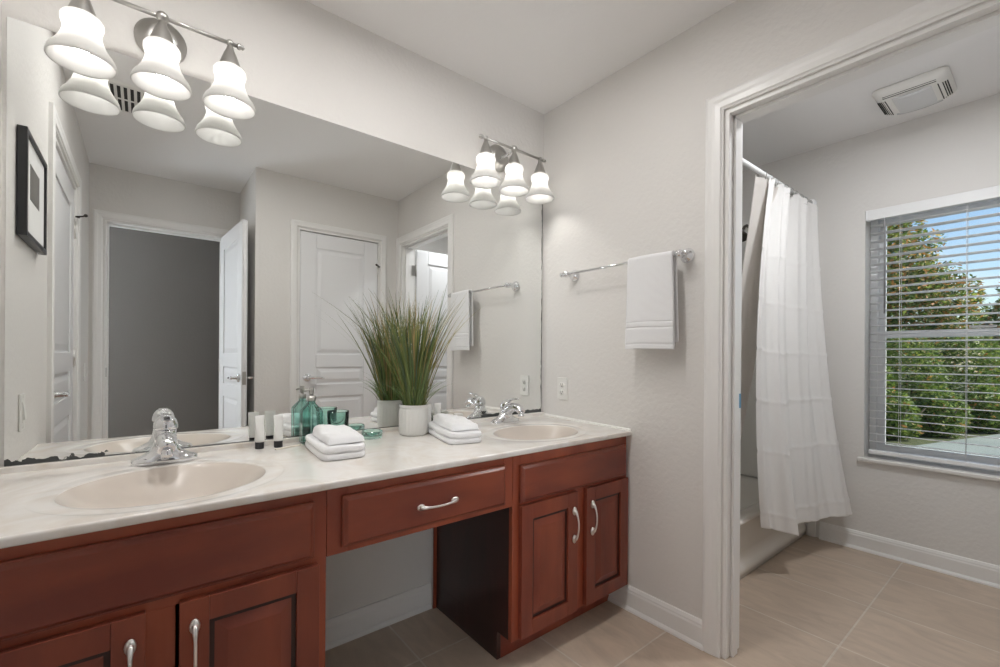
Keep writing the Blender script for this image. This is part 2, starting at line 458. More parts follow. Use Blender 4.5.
def casing(name, along, fixed, out, a0, a1, ztop, wdt=.066):
    """three mitred casing legs around an opening a0..a1, standing out from the wall plane `fixed` along `out`"""
    prof = [(0, 0), (0, .009), (.006, .011), (.010, .0155), (.030, .0165), (.040, .0185), (.054, .0185), (.060, .0165), (.066, .014), (.066, 0)]  # 0 = inner edge
    rev = .006; prof = [(w * wdt / .066, d) for w, d in prof]
    def P(s, d, z): return (s, fixed + out * d, z) if along == 'x' else (fixed + out * d, s, z)
    mb = MB()
    rings = [[P(a0 - rev - w, d, 0) for w, d in prof], [P(a0 - rev - w, d, ztop + rev + w) for w, d in prof],
             [P(a1 + rev + w, d, ztop + rev + w) for w, d in prof], [P(a1 + rev + w, d, 0) for w, d in prof]]
    mb.loft(rings, (True, True), False)
    return structure(name, mb, MAT['trim'])
def jamb(name, along, f0, f1, a0, a1, ztop, stop, t=.0):
    """jamb lining with a stop; opening a0..a1 already cut, lining sits inside it"""
    mb = MB()
    def bx(s0, s1, d0, d1, z0, z1):
        if along == 'x': mb.box(s0, s1, d0, d1, z0, z1)
        else: mb.box(d0, d1, s0, s1, z0, z1)
    L = .012
    bx(a0, a0 + L, f0, f1, 0, ztop); bx(a1 - L, a1, f0, f1, 0, ztop); bx(a0 + L, a1 - L, f0, f1, ztop - L, ztop)
    s0, s1 = stop
    bx(a0 + L, a0 + L + .011, s0, s1, 0, ztop - L); bx(a1 - L - .011, a1 - L, s0, s1, 0, ztop - L); bx(a0 + L, a1 - L, s0, s1, ztop - L - .011, ztop - L)
    return structure(name, mb, MAT['trim'], .0015)

# toilet-room doorway in the right wall
casing('trim_1', 'y', 0, -1, -1.722, -.975, 2.045)
structure('trim_2', MB().box(.111, .126, -.969, -.903, 0, 2.117).box(.111, .126, -1.722, -.969, 2.051, 2.117), MAT['trim'], .003)
jamb('trim_3', 'y', -.002, .112, -1.722, -.975, 2.045, (.03, .070))
casing('trim_4', 'x', -2.45, 1, -1.915, -1.19, 2.062, .054)
jamb('trim_5', 'x', -2.562, -2.448, -1.915, -1.19, 2.062, (-2.545, -2.50))
casing('trim_6', 'x', -1.79, 1, -.802, -.163, 2.066, .047)
jamb('trim_7', 'x', -1.902, -1.788, -.802, -.163, 2.066, (-1.875, -1.832))
casing('trim_8', 'y', -1.995, 1, -1.69, -.825, 2.045)
jamb('trim_9', 'y', -2.122, -1.993, -1.69, -.825, 2.045, (-2.09, -2.038))

# strike plates on the jambs
tag(MB().box(.084, .108, -.9885, -.9865, .93, .985).build('strike_plate', MAT['tape']), 'small metal strike plate, reflected blue sky painted into its colour, on the toilet room door jamb', 'strike plate')
tag(MB().box(-1.9035, -1.9015, -2.495, -2.465, .955, 1.02).build('strike_plate', MAT['dark_metal']), 'small dark strike plate on the jamb of the open entry doorway', 'strike plate')

# ------------------------------------------------------------------ doors
def panel_door(root, w, h, t, panels, mat):
    """moulded leaf in local coords: hinge edge at x=0, leaf to x=w, y 0..t, with raised panels on both faces"""
    d = .008; mb = MB()
    mb.box(0, w, d, t - d, 0, h)
    xs0, xs1 = panels[0][0], panels[0][1]
    for y0, y1 in ((0, d), (t - d, t)):
        mb.box(0, xs0, y0, y1, 0, h); mb.box(xs1, w, y0, y1, 0, h)
        zz = [0] + [z for p in sorted(panels, key=lambda q: q[2]) for z in (p[2], p[3])] + [h]
        for i in range(0, len(zz), 2): mb.box(xs0, xs1, y0, y1, zz[i], zz[i + 1])
    leaf = mb.build('leaf', mat, root, .004, 2, local=True)
    for x0, x1, z0, z1 in panels:
        p = MB()
        for s in (0, 1):
            ya, yb = (d, .0015) if s == 0 else (t - d, t - .0015)
            p.frustum(x0 + .012, x1 - .012, z0 + .012, z1 - .012, ya, yb, .026)
        p.build('panel', mat, leaf, local=True)
    return leaf
def lever(mb, x, y, z, out, direction):
    """rosette on face y (normal out=+-1), lever pointing along direction (+-1 in x)"""
    mb.lathe([(.031, 0), (.031, .004), (.027, .010), (.014, .013), (.0115, .020), (.0105, .045), (.0105, .055)], (x, y, z), 'Y', 24) if out < 0 else \
        mb.lathe([(.031, 0), (.031, -.004), (.027, -.010), (.014, -.013), (.0115, -.020), (.0105, -.045), (.0105, -.055)], (x, y, z), 'Y', 24)
    yy = y + out * .047
    mb.tube([(x - direction * .006, yy, z), (x + direction * .02, yy, z + .002), (x + direction * .06, yy - out * .004, z + .001), (x + direction * .095, yy - out * .004, z - .001), (x + direction * .112, yy - out * .003, z - .004)],
            [.0095, .0105, .0085, .008, .006], 12, (1, 1))
    return mb
def hinge(mb, x, y, z):
    mb.cyl((x, y, z - .044), (x, y, z + .044), .0062, 10); mb.sphere((x, y, z + .047), .0065, 8, 6); mb.sphere((x, y, z - .047), .0065, 8, 6)
    return mb
def hinge_stop(mb, x, y, z, out, s):
    mb.tube([(x, y, z), (x + s * .012, y + out * .03, z + .004), (x + s * .03, y + out * .042, z + .006)], .0045, 8)
    mb.sphere((x + s * .032, y + out * .043, z + .006), .009, 10, 8)
    mb.tube([(x, y, z), (x - s * .012, y + out * .014, z)], .0045, 8)
    return mb
def std_panels(w, h, st=.115):
    return [(st, w - st, .24, .785), (st, w - st, .885, 1.012), (st, w - st, 1.115, h - .115)]

# closet door in the front wall (seen in the mirror), closed; local +y faces the vanity after the 180 turn
d1 = structure_root('door_1', (-.178, -1.795, .012), PI)   # hinge at right (x=-.19), leaf toward -x; local y=0 face looks to +y
wl = .609
panel_door(d1, wl, 2.036, .035, std_panels(wl, 2.036, .118), MAT['door'])
lever(MB(), wl - .055, 0, .935, -1, -1).build('door_handle', MAT['chrome'], d1, local=True)
for hz in (.25, 1.02, 1.80): hinge(MB(), .0, -.004, hz).build('hinge', MAT['nickel'], d1, local=True)
hinge_stop(MB(), 0, -.008, 1.842, -1, 1).build('hinge_stop', MAT['dark_metal'], d1, local=True)

# linen door in the left wall, closed, hinged at the far end
d2 = structure_root('door_2', (-2.002, -1.674, .012), PI / 2)  # leaf along +y, local y=0 face looks -? (rotated below)
wl = .832
d2.rotation_euler = (0, 0, PI / 2)
MBp = std_panels(wl, 2.018, .115)
panel_door(d2, wl, 2.018, .035, MBp, MAT['door'])
lever(MB(), wl - .06, 0, .935, -1, -1).build('door_handle', MAT['chrome'], d2, local=True)
for hz in (.25, 1.09, 1.80): hinge(MB(), .0, -.004, hz).build('hinge', MAT['nickel'], d2, local=True)
hinge_stop(MB(), 0, -.008, 1.87, -1, 1).build('hinge_stop', MAT['dark_metal'], d2, local=True)

# entry door, standing open into the alcove, hinged at x=-1.21
d3 = structure_root('door_3', (-1.184, -2.437, .012), 0)
wl = .688
ang = math.atan2(.70, .047)
d3.rotation_euler = (0, 0, ang)
panel_door(d3, wl, 2.036, .035, std_panels(wl, 2.036, .112), MAT['door'])
for s, yy in ((-1, 0), (1, .035)): lever(MB(), wl - .06, yy, .945, s, -1).build('door_handle', MAT['chrome'], d3, local=True)
MB().box(wl - .0005, wl + .0012, .006, .029, .90, .99).build('latch_plate', MAT['steel'], d3, local=True)
for hz in (.25, 1.02, 1.80): hinge(MB(), -.003, .036, hz).build('hinge', MAT['nickel'], d3, local=True)

# toilet-room door, open 90 degrees into the toilet room
d4 = structure_root('door_4', (.122, -1.712, .012), 0)
wl = .715
d4.rotation_euler = (0, 0, -.005)
d4.location = (.136, -1.741, .012)
panel_door(d4, wl, 2.020, .035, std_panels(wl, 2.020, .112), MAT['door'])
for s, yy in ((1, .035), (-1, 0)): lever(MB(), wl - .06, yy, .935, s, -1).build('door_handle', MAT['chrome'], d4, local=True)
for hz in (.25, 1.02, 1.835):
    mb = MB().cyl((-.008, .036, hz - .045), (-.008, .036, hz + .045), .0085, 12); mb.sphere((-.008, .036, hz + .048), .008, 8, 6); mb.box(-.046, -.008, .0335, .0365, hz - .044, hz + .044)
    mb.build('hinge', MAT['steel'], d4, local=True)

# ------------------------------------------------------------------ window in the toilet room
win = structure_root('window_1', (1.7, -1.5, .545))
def framebox(mb, x0, x1, y0, y1, z0, z1, w):
    mb.box(x0, x1, y0, y0 + w, z0, z1); mb.box(x0, x1, y1 - w, y1, z0, z1)
    mb.box(x0, x1, y0 + w, y1 - w, z0, z0 + w); mb.box(x0, x1, y0 + w, y1 - w, z1 - w, z1)
    return mb
framebox(MB(), 1.722, 1.795, -1.955, -1.048, .545, 1.985, .034).build('window_frame', MAT['vinyl'], win, .003)
up_s = framebox(MB(), 1.764, 1.788, -1.921, -1.082, 1.245, 1.951, .030).build('upper_sash', MAT['vinyl'], win, .002)
lo_s = framebox(MB(), 1.732, 1.758, -1.921, -1.082, .579, 1.285, .036).build('lower_sash', MAT['vinyl'], win, .002)
MB().box(1.774, 1.778, -1.892, -1.111, 1.274, 1.922).build('pane', MAT['pane'], up_s)
MB().box(1.743, 1.747, -1.886, -1.117, .614, 1.250).build('pane', MAT['pane'], lo_s)
MB().box(1.726, 1.732, -1.56, -1.46, 1.288, 1.302).build('sash_lock', MAT['aluminium'], win, .002)
structure('trim_10', MB().box(1.578, 1.722, -1.985, -1.020, .522, .5445), MAT['sill'], .006)

# horizontal blind inside the reveal
bl = thing('window_blind', 'white horizontal slat blind hanging open in the toilet room window', 'blind', (1.635, -1.5, 1.985))
mb = MB(); mb.box(1.604, 1.662, -1.945, -1.062, 1.936, 1.982); mb.box(1.596, 1.604, -1.95, -1.057, 1.925, 1.984)
mb.build('headrail', MAT['blind'], bl, .003)
MB().box(1.598, 1.66, -1.061, -1.050, 1.930, 1.985).build('bracket', MAT['vinyl'], bl, .001)
zs = [.640 + .0448 * i for i in range(29)]
proto = None
for i, z in enumerate(zs):
    if proto is None:
        mb = MB()
        def slat(u, v):
            x = (u - .5) * .048
            return (1.635 + x, -1.94 + v * .873, .640 + .0022 * (1 - (2 * u - 1) ** 2) - x * .09)
        mb.grid(slat, 6, 1); s = mb.build('slat', MAT['slat'], bl, fix=False)
        md = s.modifiers.new('thickness', 'SOLIDIFY'); md.thickness = .0024
        proto = s
    else:
        c = proto.copy(); c.parent = bl; c.location = Vector(proto.location) + Vector((0, 0, z - zs[0])); c.matrix_parent_inverse = proto.matrix_parent_inverse.copy(); COL.objects.link(c)
MB().box(1.610, 1.660, -1.94, -1.067, .570, .592).build('bottom_rail', MAT['blind'], bl, .003)
for y in (-1.20, -1.46, -1.80):
    MB().tube([(1.611, y, .59), (1.611, y, 1.94)], .0011, 6).tube([(1.659, y, .59), (1.659, y, 1.94)], .0011, 6).build('ladder_cord', MAT['vinyl'], bl)
MB().tube([(1.600, -1.135, 1.925), (1.598, -1.136, 1.895), (1.597, -1.138, 1.38)], .0042, 8).build('tilt_wand', MAT['rubber'], bl)

# ------------------------------------------------------------------ vanity cabinets
def panel_front(mb, x0, x1, z0, z1, y, t=.019, rail=.055):
    """raised-panel door, back face on plane y, standing out to y - t"""
    yb = y; yf = y - t
    mb.box(x0, x1, yb - .008, yb, z0, z1)
    for a in ((x0, x0 + rail, z0, z1), (x1 - rail, x1, z0, z1), (x0 + rail, x1 - rail, z0, z0 + rail), (x0 + rail, x1 - rail, z1 - rail, z1)):
        mb.box(a[0], a[1], yf, yb - .008, a[2], a[3])
    return mb
def bow_pull(mb, c, axis, L=.118):
    """arched pull with spoon-shaped ends; c on the front plane, axis 'x' or 'z'"""
    pts, rad = [], []
    for i in range(17):
        s = -1 + 2 * i / 16; d = .006 + .022 * max(0, 1 - abs(s) ** 2.4) ** .75
        p = (c[0] + s * L / 2, c[1] - d, c[2]) if axis == 'x' else (c[0], c[1] - d, c[2] + s * L / 2)
        pts.append(p); rad.append(.0034 + .0040 * max(0, abs(s) - .55) / .45)
    mb.tube(pts, rad, 10)
    for s in (-1, 1):
        e = s * (L / 2 - .004)
        if axis == 'x': mb.sphere((c[0] + e, c[1] - .006, c[2]), .0095, 12, 8, 1.5, .65, 1)
        else: mb.sphere((c[0], c[1] - .006, c[2] + e), .0105, 12, 8, 1, .65, 1.6)
        q = s * (L / 2 - .010)
        mb.cyl((c[0] + q, c[1], c[2]) if axis == 'x' else (c[0], c[1], c[2] + q), (c[0] + q, c[1] - .008, c[2]) if axis == 'x' else (c[0], c[1] - .008, c[2] + q), .0045, 10)
    return mb
FY = -.545       # face-frame plane
def cab_door(root, x0, x1, z0, z1, hx, hz, label=None):
    d = panel_front(MB(), x0, x1, z0, z1, FY).build('door', MAT['cherry_door'], root, .0015)
    g = .006; r = .055
    MB().box(x0 + r, x1 - r, FY - .0105, FY - .0075, z0 + r, z1 - r).build('groove', MAT['glaze'], d)
    MB().frustum(x0 + r + g, x1 - r - g, z0 + r + g, z1 - r - g, FY - .009, FY - .0185, .030).build('raised_panel', MAT['cherry_door'], d, .002)
    bow_pull(MB(), (hx, FY - .019, hz), 'z').build('handle', MAT['nickel'], d)
    return d
def drawer_front(root, x0, x1, z0, z1, name):
    mb = MB(); mb.box(x0, x1, FY - .011, FY, z0, z1)
    mb.frustum(x0 + .004, x1 - .004, z0 + .004, z1 - .004, FY - .011, FY - .019, .009)
    return mb.build(name, MAT['cherry_rail'], root, .0015)

vr = thing('vanity_cabinet', 'dark cherry vanity base cabinet with two full raised-panel doors beside the towel wall', 'cabinet', (-.335, -.27, 0))
mb = MB()
mb.box(-.672, -.635, FY, FY + .019, .105, .773); mb.box(-.036, -.004, FY, FY + .019, .105, .773)
mb.box(-.635, -.036, FY, FY + .019, .728, .773); mb.box(-.635, -.036, FY, FY + .019, .575, .615); mb.box(-.635, -.036, FY, FY + .019, .105, .130)
mb.box(-.352, -.290, FY, FY + .019, .130, .575)
mb.build('face_frame', MAT['cherry'], vr, .001)
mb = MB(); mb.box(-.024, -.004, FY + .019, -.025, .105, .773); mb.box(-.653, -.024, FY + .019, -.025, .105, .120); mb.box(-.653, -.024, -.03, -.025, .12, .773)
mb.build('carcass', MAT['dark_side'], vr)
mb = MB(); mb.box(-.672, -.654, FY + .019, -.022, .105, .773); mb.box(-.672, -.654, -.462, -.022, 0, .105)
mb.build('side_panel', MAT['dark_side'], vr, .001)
MB().box(-.654, -.006, -.462, -.448, 0, .105).build('toe_kick', MAT['cherry_door'], vr)
MB().box(-.6865, -.6725, -.028, -.0215, 0, .773).build('scribe_strip', MAT['cherry'], vr)
drawer_front(vr, -.643, -.018, .596, .733, 'false_drawer')
cab_door(vr, -.643, -.346, .112, .588, -.372, .462)
cab_door(vr, -.292, -.012, .112, .588, -.262, .466)

vl = thing('vanity_cabinet', 'dark cherry vanity base cabinet under the left sink, cut off by the photo edge', 'cabinet', (-1.66, -.27, 0))
mb = MB()
mb.box(-1.355, -1.318, FY, FY + .019, .105, .773); mb.box(-1.992, -1.962, FY, FY + .019, .105, .773)
mb.box(-1.962, -1.355, FY, FY + .019, .728, .773); mb.box(-1.962, -1.355, FY, FY + .019, .575, .615); mb.box(-1.962, -1.355, FY, FY + .019, .105, .130)
mb.box(-1.70, -1.64, FY, FY + .019, .130, .575)
mb.build('face_frame', MAT['cherry'], vl, .001)
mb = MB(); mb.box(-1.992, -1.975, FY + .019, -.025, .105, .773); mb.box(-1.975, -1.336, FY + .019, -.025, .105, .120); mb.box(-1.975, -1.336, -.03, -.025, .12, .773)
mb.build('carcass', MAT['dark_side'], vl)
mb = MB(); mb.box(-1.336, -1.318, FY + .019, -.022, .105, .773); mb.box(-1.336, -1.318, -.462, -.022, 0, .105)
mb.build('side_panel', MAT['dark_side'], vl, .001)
MB().box(-1.990, -1.336, -.462, -.448, 0, .105).build('toe_kick', MAT['cherry_door'], vl)
drawer_front(vl, -1.975, -1.350, .600, .745, 'false_drawer')
cab_door(vl, -1.975, -1.692, .112, .583, -1.716, .470)
cab_door(vl, -1.634, -1.340, .112, .583, -1.607, .472)

vm = thing('vanity_drawer_unit', 'cherry drawer unit with one bow pull bridging the open knee space', 'drawer unit', (-.995, -.27, .59))
mb = MB(); mb.box(-1.317, -1.262, FY, FY + .019, .590, .773); mb.box(-.715, -.673, FY, FY + .019, .590, .773)
mb.box(-1.262, -.715, FY, FY + .019, .738, .773); mb.box(-1.262, -.715, FY, FY + .019, .590, .618)
mb.build('apron', MAT['cherry'], vm, .001)
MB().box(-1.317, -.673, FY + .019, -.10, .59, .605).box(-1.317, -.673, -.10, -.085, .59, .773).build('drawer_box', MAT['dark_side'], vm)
df = drawer_front(vm, -1.279, -.712, .606, .746, 'drawer')
bow_pull(MB(), (-.990, FY - .019, .672), 'x', .128).build('handle', MAT['nickel'], df)

# ------------------------------------------------------------------ countertop with two integral bowls
CT = .806                      # height at the wall; the top falls very slightly toward the front
SLOPE = .0205
def ctz(y): return CT + SLOPE * y
BOWLS = [(-1.639, -.332, .213, .180, -1.994, -1.0), (-.367, -.345, .205, .150, -1.0, -.001)]
YF, YB = -.566, -.002
ct = thing('countertop', 'cream cultured marble double vanity countertop with two integral oval bowls', 'countertop', (-1.0, -.28, CT))
for cx, cy, a, b, xa, xb in BOWLS:
    n = 160; mb = MB(); rings = []
    def ring(r, dz):
        return [(cx + a * r * math.cos(2 * PI * i / n), cy + b * r * math.sin(2 * PI * i / n), ctz(cy + b * r * math.sin(2 * PI * i / n)) + dz) for i in range(n)]
    for k in range(26):
        r = .08 + .92 * (k / 25) ** .8
        rings.append(ring(r, -.004 - .112 * (1 - min(1, r) ** 2) ** 1.15 if r < .9999 else -.0040))
    bowl_rings = list(rings); rings = [bowl_rings[-1]]
    rings += [ring(1.004, -.0026), ring(1.012, -.0016), ring(1.05, -.0014), ring(1.15, -.0016), ring(1.20, -.0018), ring(1.225, -.0008), ring(1.245, 0)]
    outer = []
    for i in range(n):
        t = 2 * PI * i / n; dx, dy = math.cos(t) * a, math.sin(t) * b; k = 1e9
        if dx > 1e-9: k = min(k, (xb - cx) / dx)
        if dx < -1e-9: k = min(k, (xa - cx) / dx)
        if dy > 1e-9: k = min(k, (YB - cy) / dy)
        if dy < -1e-9: k = min(k, (YF - cy) / dy)
        x, y = cx + dx * k, cy + dy * k
        outer.append([x, y])
    # put a vertex on each rectangle corner
    for qx, qy in ((xa, YF), (xa, YB), (xb, YF), (xb, YB)):
        j = min(range(n), key=lambda i: (outer[i][0] - qx) ** 2 + (outer[i][1] - qy) ** 2); outer[j] = [qx, qy]
    last = rings[-1]
    for f in (.33, .66, 1.0):
        rings.append([(p[0] + (q[0] - p[0]) * f, p[1] + (q[1] - p[1]) * f, ctz(p[1] + (q[1] - p[1]) * f)) for p, q in zip(last, outer)])
    mb.loft(rings, (False, False), True); mb.build('deck', MAT['marble'], ct)
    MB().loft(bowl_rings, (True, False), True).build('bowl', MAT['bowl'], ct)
mb = MB()
zf = ctz(YF)
edge = [(YF, zf), (YF - .003, zf - .0006), (YF - .005, zf - .003), (YF - .0055, zf - .006), (YF - .0055, .778), (YF - .004, .7745), (YF + .006, .7735), (YF + .022, .7735)]
mb.loft([[(x, y, z) for y, z in edge] for x in (-1.994, -.001)], (False, False), True, False)
mb.build('front_edge', MAT['marble'], ct)
mb = MB()
mb.box(-1.994, -.001, -.021, -.0005, CT - .015, .8225)
mb.build('backsplash', MAT['marble'], ct, .003)
mb = MB(); mb.loft([[(-.010, y, ctz(y) - .002), (-.007, y, ctz(y) + .006), (0, y, ctz(y) + .009), (0, y, ctz(y) - .002)] for y in (YF, -.021)], (True, True), False)
mb.build('caulk', MAT['white_plastic'], ct)
for cx, cy, a, b, xa, xb in BOWLS:
    mb = MB(); mb.lathe([(.026, 0), (.026, .003), (.020, .005), (.018, .002), (.001, .0035)], (cx, cy, ctz(cy) - .1305), 'Z', 24)
    mb.build('drain', MAT['chrome'], ct)

# ------------------------------------------------------------------ mirror
mi = thing('wall_mirror', 'large frameless wall mirror above the vanity, silvering lost along its bottom edge', 'mirror', (-1.0, -.004, .8225))
MB().box(-1.985, -.012, -.006, -.001, .8225, 2.017).build('glass', MAT['mirror'], mi)
for x in (-1.66, -.33):
    MB().box(x + .13, x + .15, -.009, -.0062, 2.005, 2.024).build('clip', MAT['white_plastic'], mi, .001)

# ------------------------------------------------------------------ faucets
def make_faucet(label, low=0.0, lift=0.0):
    r = thing('faucet', label, 'faucet', (0, 0, 0))
    mb = MB()
    def ell(cx, cy, z, rx, ry, n=28, p=2.0):
        out = []
        for i in range(n):
            a = 2 * PI * i / n; c, s = math.cos(a), math.sin(a)
            out.append((cx + math.copysign(abs(c) ** (2 / p), c) * rx, cy + math.copysign(abs(s) ** (2 / p), s) * ry, z))
        return out
    mb.loft([ell(0, 0, 0, .080, .029, p=2.6), ell(0, 0, .010, .080, .029, p=2.6), ell(0, 0, .017, .074, .026, p=2.4), ell(0, 0, .024, .056, .024), ell(0, 0, .036, .037, .026), ell(0, -.002, .052, .030, .028), ell(0, -.004, .070 - low * .6, .0270, .027), ell(0, -.004, .086 - low, .0260, .026), ell(0, -.004, .096 - low, .0265, .027)])
    mb.build('body', MAT['chrome'], r, local=True)
    mb = MB(); mb.tube([(0, 0, .046), (0, -.028, .066 + lift * .4), (0, -.055, .076 + lift * .8), (0, -.080, .077 + lift), (0, -.102, .070 + lift), (0, -.118, .059 + lift)], [.027, .0265, .025, .0235, .0215, .0185], 20, (1, .82))
    mb.build('spout', MAT['chrome'], r, local=True)
    mb = MB(); mb.lathe([(.013, .0), (.0135, .004), (.0135, .020), (.011, .022)], (0, -.113, .038 + lift), 'Z', 20); mb.build('aerator', MAT['chrome'], r, local=True)
    mb = MB()
    mb.lathe([(.0285, .098), (.0300, .102), (.0295, .112), (.0260, .124), (.0190, .134), (.0100, .140), (.0005, .142)], (0, -.004, -low), 'Z', 28)
    hd = mb.build('handle', MAT['chrome'], r, local=True)
    mb = MB(); mb.tube([(0, -.012, .126 - low), (0, -.032, .134 - low * .75), (0, -.055, .135 - low * .5), (0, -.076, .132 - low * .35), (0, -.090, .133 - low * .3), (0, -.098, .136 - low * .3)], [.012, .0115, .0105, .0105, .0095, .006], 14, (1.15, .5))
    mb.build('lever', MAT['chrome'], hd, local=True)
    MB().box(-.006, .006, -.0302, -.0295, .086 - low, .091 - low).build('temperature_dot', MAT['dark_metal'], r, local=True)
    return r
f1 = make_faucet('chrome single-lever faucet behind the left sink bowl'); f1.location = (-1.645, -.098, ctz(-.098) + .0006); f1.rotation_euler = (math.atan(SLOPE), 0, 0)
f2 = make_faucet('chrome single-lever faucet behind the right sink bowl', .030, .006); f2.location = (-.345, -.105, ctz(-.105) + .0006); f2.rotation_euler = (math.atan(SLOPE), 0, 0)

# ------------------------------------------------------------------ vanity light bars
def make_light(label):
    r = thing('vanity_light', label, 'light', (0, 0, 0), group='three-shade vanity lights')
    bp = MB().lathe([(.066, 0), (.066, .006), (.060, .010), (.058, .016), (.046, .019), (.043, .026), (.030, .029), (.001, .031)], (0, 0, 0), 'Y', 40)
    bp.build('back_plate', MAT['steel'], r, local=True)
    mb = MB(); mb.tube([(0, -.025, -.004), (0, -.06, -.010), (0, -.10, -.006), (0, -.13, 0)], [.009, .0075, .007, .008], 14)
    mb.build('arm', MAT['chrome'], r, local=True)
    mb = MB(); mb.tube([(-.192, -.13, 0), (.192, -.13, 0)], .0058, 14)
    for s in (-1, 1): mb.lathe([(.006, 0), (.0095, .002), (.0095, .008), (.006, .011), (.008, .016), (.001, .021)], (s * .188, -.13, 0), 'X', 16) if s > 0 else \
        mb.lathe([(.006, 0), (.0095, -.002), (.0095, -.008), (.006, -.011), (.008, -.016), (.001, -.021)], (s * .188, -.13, 0), 'X', 16)
    mb.sphere((0, -.13, 0), .016, 18, 12)
    for s in (-1, 1): mb.sphere((s * .169, -.13, 0), .011, 14, 10)
    mb.build('rod', MAT['steel'], r, local=True)
    for k in (-1, 0, 1):
        x = k * .169
        prof = [(.030, -.078), (.039, -.081), (.0440, -.089), (.0445, -.099), (.0415, -.109), (.0390, -.117), (.0395, -.126), (.0430, -.139), (.0490, -.152), (.0580, -.169), (.0650, -.178), (.0680, -.184), (.0705, -.193), (.0715, -.200), (.0698, -.203),
                (.0670, -.200), (.0640, -.190), (.0550, -.173), (.0465, -.154), (.0405, -.140), (.0372, -.127), (.0365, -.117), (.0388, -.109), (.0418, -.099), (.0412, -.091), (.037, -.084), (.028, -.081)]
        sh = MB().lathe(prof, (x, -.13, 0), 'Z', 40, (False, False)).build('lamp_shade', MAT['shade'], r, local=True)
        MB().lathe([(.007, -.008), (.0095, -.014), (.0105, -.020), (.017, -.034), (.024, -.054), (.031, -.076), (.032, -.083), (.001, -.084)], (x, -.13, 0), 'Z', 28).build('socket_cup', MAT['steel'], r, local=True)
        MB().sphere((x, -.13, -.142), .029, 20, 12).lathe([(.013, -.084), (.014, -.104), (.022, -.122)], (x, -.13, 0), 'Z', 18).build('bulb', MAT['bulb'], sh, local=True)
    return r
l1 = make_light('three-shade vanity light over the right sink, near the wall corner'); l1.location = (-.322, 0, 2.110)
l2 = copy_tree(l1); l2['label'] = 'three-shade vanity light at the top left, over the left sink'; l2.location = (-1.660, 0, 2.097)

# ------------------------------------------------------------------ towel bar and hanging towel
tb = thing('towel_bar', 'chrome towel bar on the wall between mirror and doorway', 'towel bar', (0, -.53, 1.53))
mb = MB(); mb.cyl((-.068, -.222, 1.529), (-.068, -.838, 1.529), .0065, 16)
mb.build('bar', MAT['chrome'], tb)
for y, e in ((-.233, 1), (-.829, -1)):
    mb = MB()
    mb.lathe([(.029, -.001), (.030, -.006), (.026, -.011), (.024, -.017), (.017, -.021), (.0145, -.026), (.011, -.034), (.0105, -.046), (.0135, -.054), (.0155, -.062), (.0155, -.072), (.012, -.080), (.001, -.083)], (0, y, 1.529), 'X', 28)
    mb.tube([(-.068, y, 1.529), (-.068, y + e * .018, 1.529), (-.068, y + e * .024, 1.529), (-.068, y + e * .032, 1.529), (-.068, y + e * .038, 1.529)], [.009, .009, .012, .011, .002], 16)
    mb.build('post', MAT['chrome'], tb)
ht = thing('hand_towel', 'white woven hand towel hanging folded over the chrome bar', 'towel', (-.068, -.70, 1.54))
def hang(u, v):
    # v runs from the back hem up over the bar and down the front
    Lb, Lf, rr = .345, .372, .0132
    tot = Lb + PI * rr + Lf; sc = v * tot
    y = -.604 - u * .204
    d = abs(sc - Lb - PI * rr / 2)
    wob = .003 * math.sin(u * 8 + 1) * min(1, d / .2)
    if sc < Lb: x, z = -.068 + rr - .002 * (Lb - sc), 1.529 - (Lb - sc)
    elif sc < Lb + PI * rr:
        a = (sc - Lb) / rr; x, z = -.068 + rr * math.cos(a), 1.529 + rr * math.sin(a)
    else:
        d2 = sc - Lb - PI * rr; x, z = -.068 - rr - .004 * (d2 / Lf), 1.529 - d2
        wob += -.007 * (d2 / Lf) * math.sin(u * PI)
        for g in (.262, .285, .352): wob += .0022 * math.exp(-((d2 - g) / .0026) ** 2)
        if .285 < d2 < .352: wob -= .0008
    return (x + wob, y - (d / Lf) * .010 * (u - .45) * 2, z + .0015 * math.sin(u * 5))
mb = MB(); mb.grid(hang, 30, 260, uv=(.212, .74)); o = mb.build('cloth', MAT['hand_towel'], ht)
md = o.modifiers.new('thickness', 'SOLIDIFY'); md.thickness = .009; md.offset = 0

# ------------------------------------------------------------------ electrical plates
def plate(name, label, cat, loc, rz, kind):
    r = thing(name, label, cat, loc, rz)
    MB().box(-.035, .035, -.006, -.0005, -.0575, .0575).build('cover_plate', MAT['white_plastic'], r, .003, local=True)
    if kind == 'outlet':
        for s in (-1, 1):
            f = MB().lathe([(.0165, .006), (.0165, .0085), (.001, .0088)], (0, 0, s * .0195), 'Y', 24, sx=1, sy=.82).build('receptacle', MAT['white_plastic'], r, local=True)
            MB().box(-.0075, -.0055, -.0094, -.0086, s * .0195 - .001, s * .0195 + .008).box(.0055, .0075, -.0094, -.0086, s * .0195 - .001, s * .0195 + .007).cyl((0, -.0094, s * .0195 - .007), (0, -.0086, s * .0195 - .007), .0024, 10).build('slot', MAT['slot'], f, local=True)
        MB().cyl((0, -.0075, 0), (0, -.006, 0), .003, 10).build('screw', MAT['nickel'], r, local=True)
    else:
        MB().box(-.0165, .0165, -.0075, -.006, -.033, .033).build('switch_frame', MAT['white_plastic'], r, .001, local=True)
        MB().loft([[(-.012, -.0075, -.026), (.012, -.0075, -.026), (.012, -.0075, .026), (-.012, -.0075, .026)], [(-.012, -.0125, -.022), (.012, -.0125, -.022), (.012, -.0085, .024), (-.012, -.0085, .024)]], (True, True), False).build('rocker', MAT['white_plastic'], r, local=True)
        for s in (-1, 1): MB().cyl((0, -.0068, s * .048), (0, -.0058, s * .048), .003, 10).build('screw', MAT['nickel'], r, local=True)
    return r
plate('wall_outlet', 'white duplex outlet on the wall above the counter, right of the mirror', 'outlet', (0, -.153, .957), -PI / 2, 'outlet')
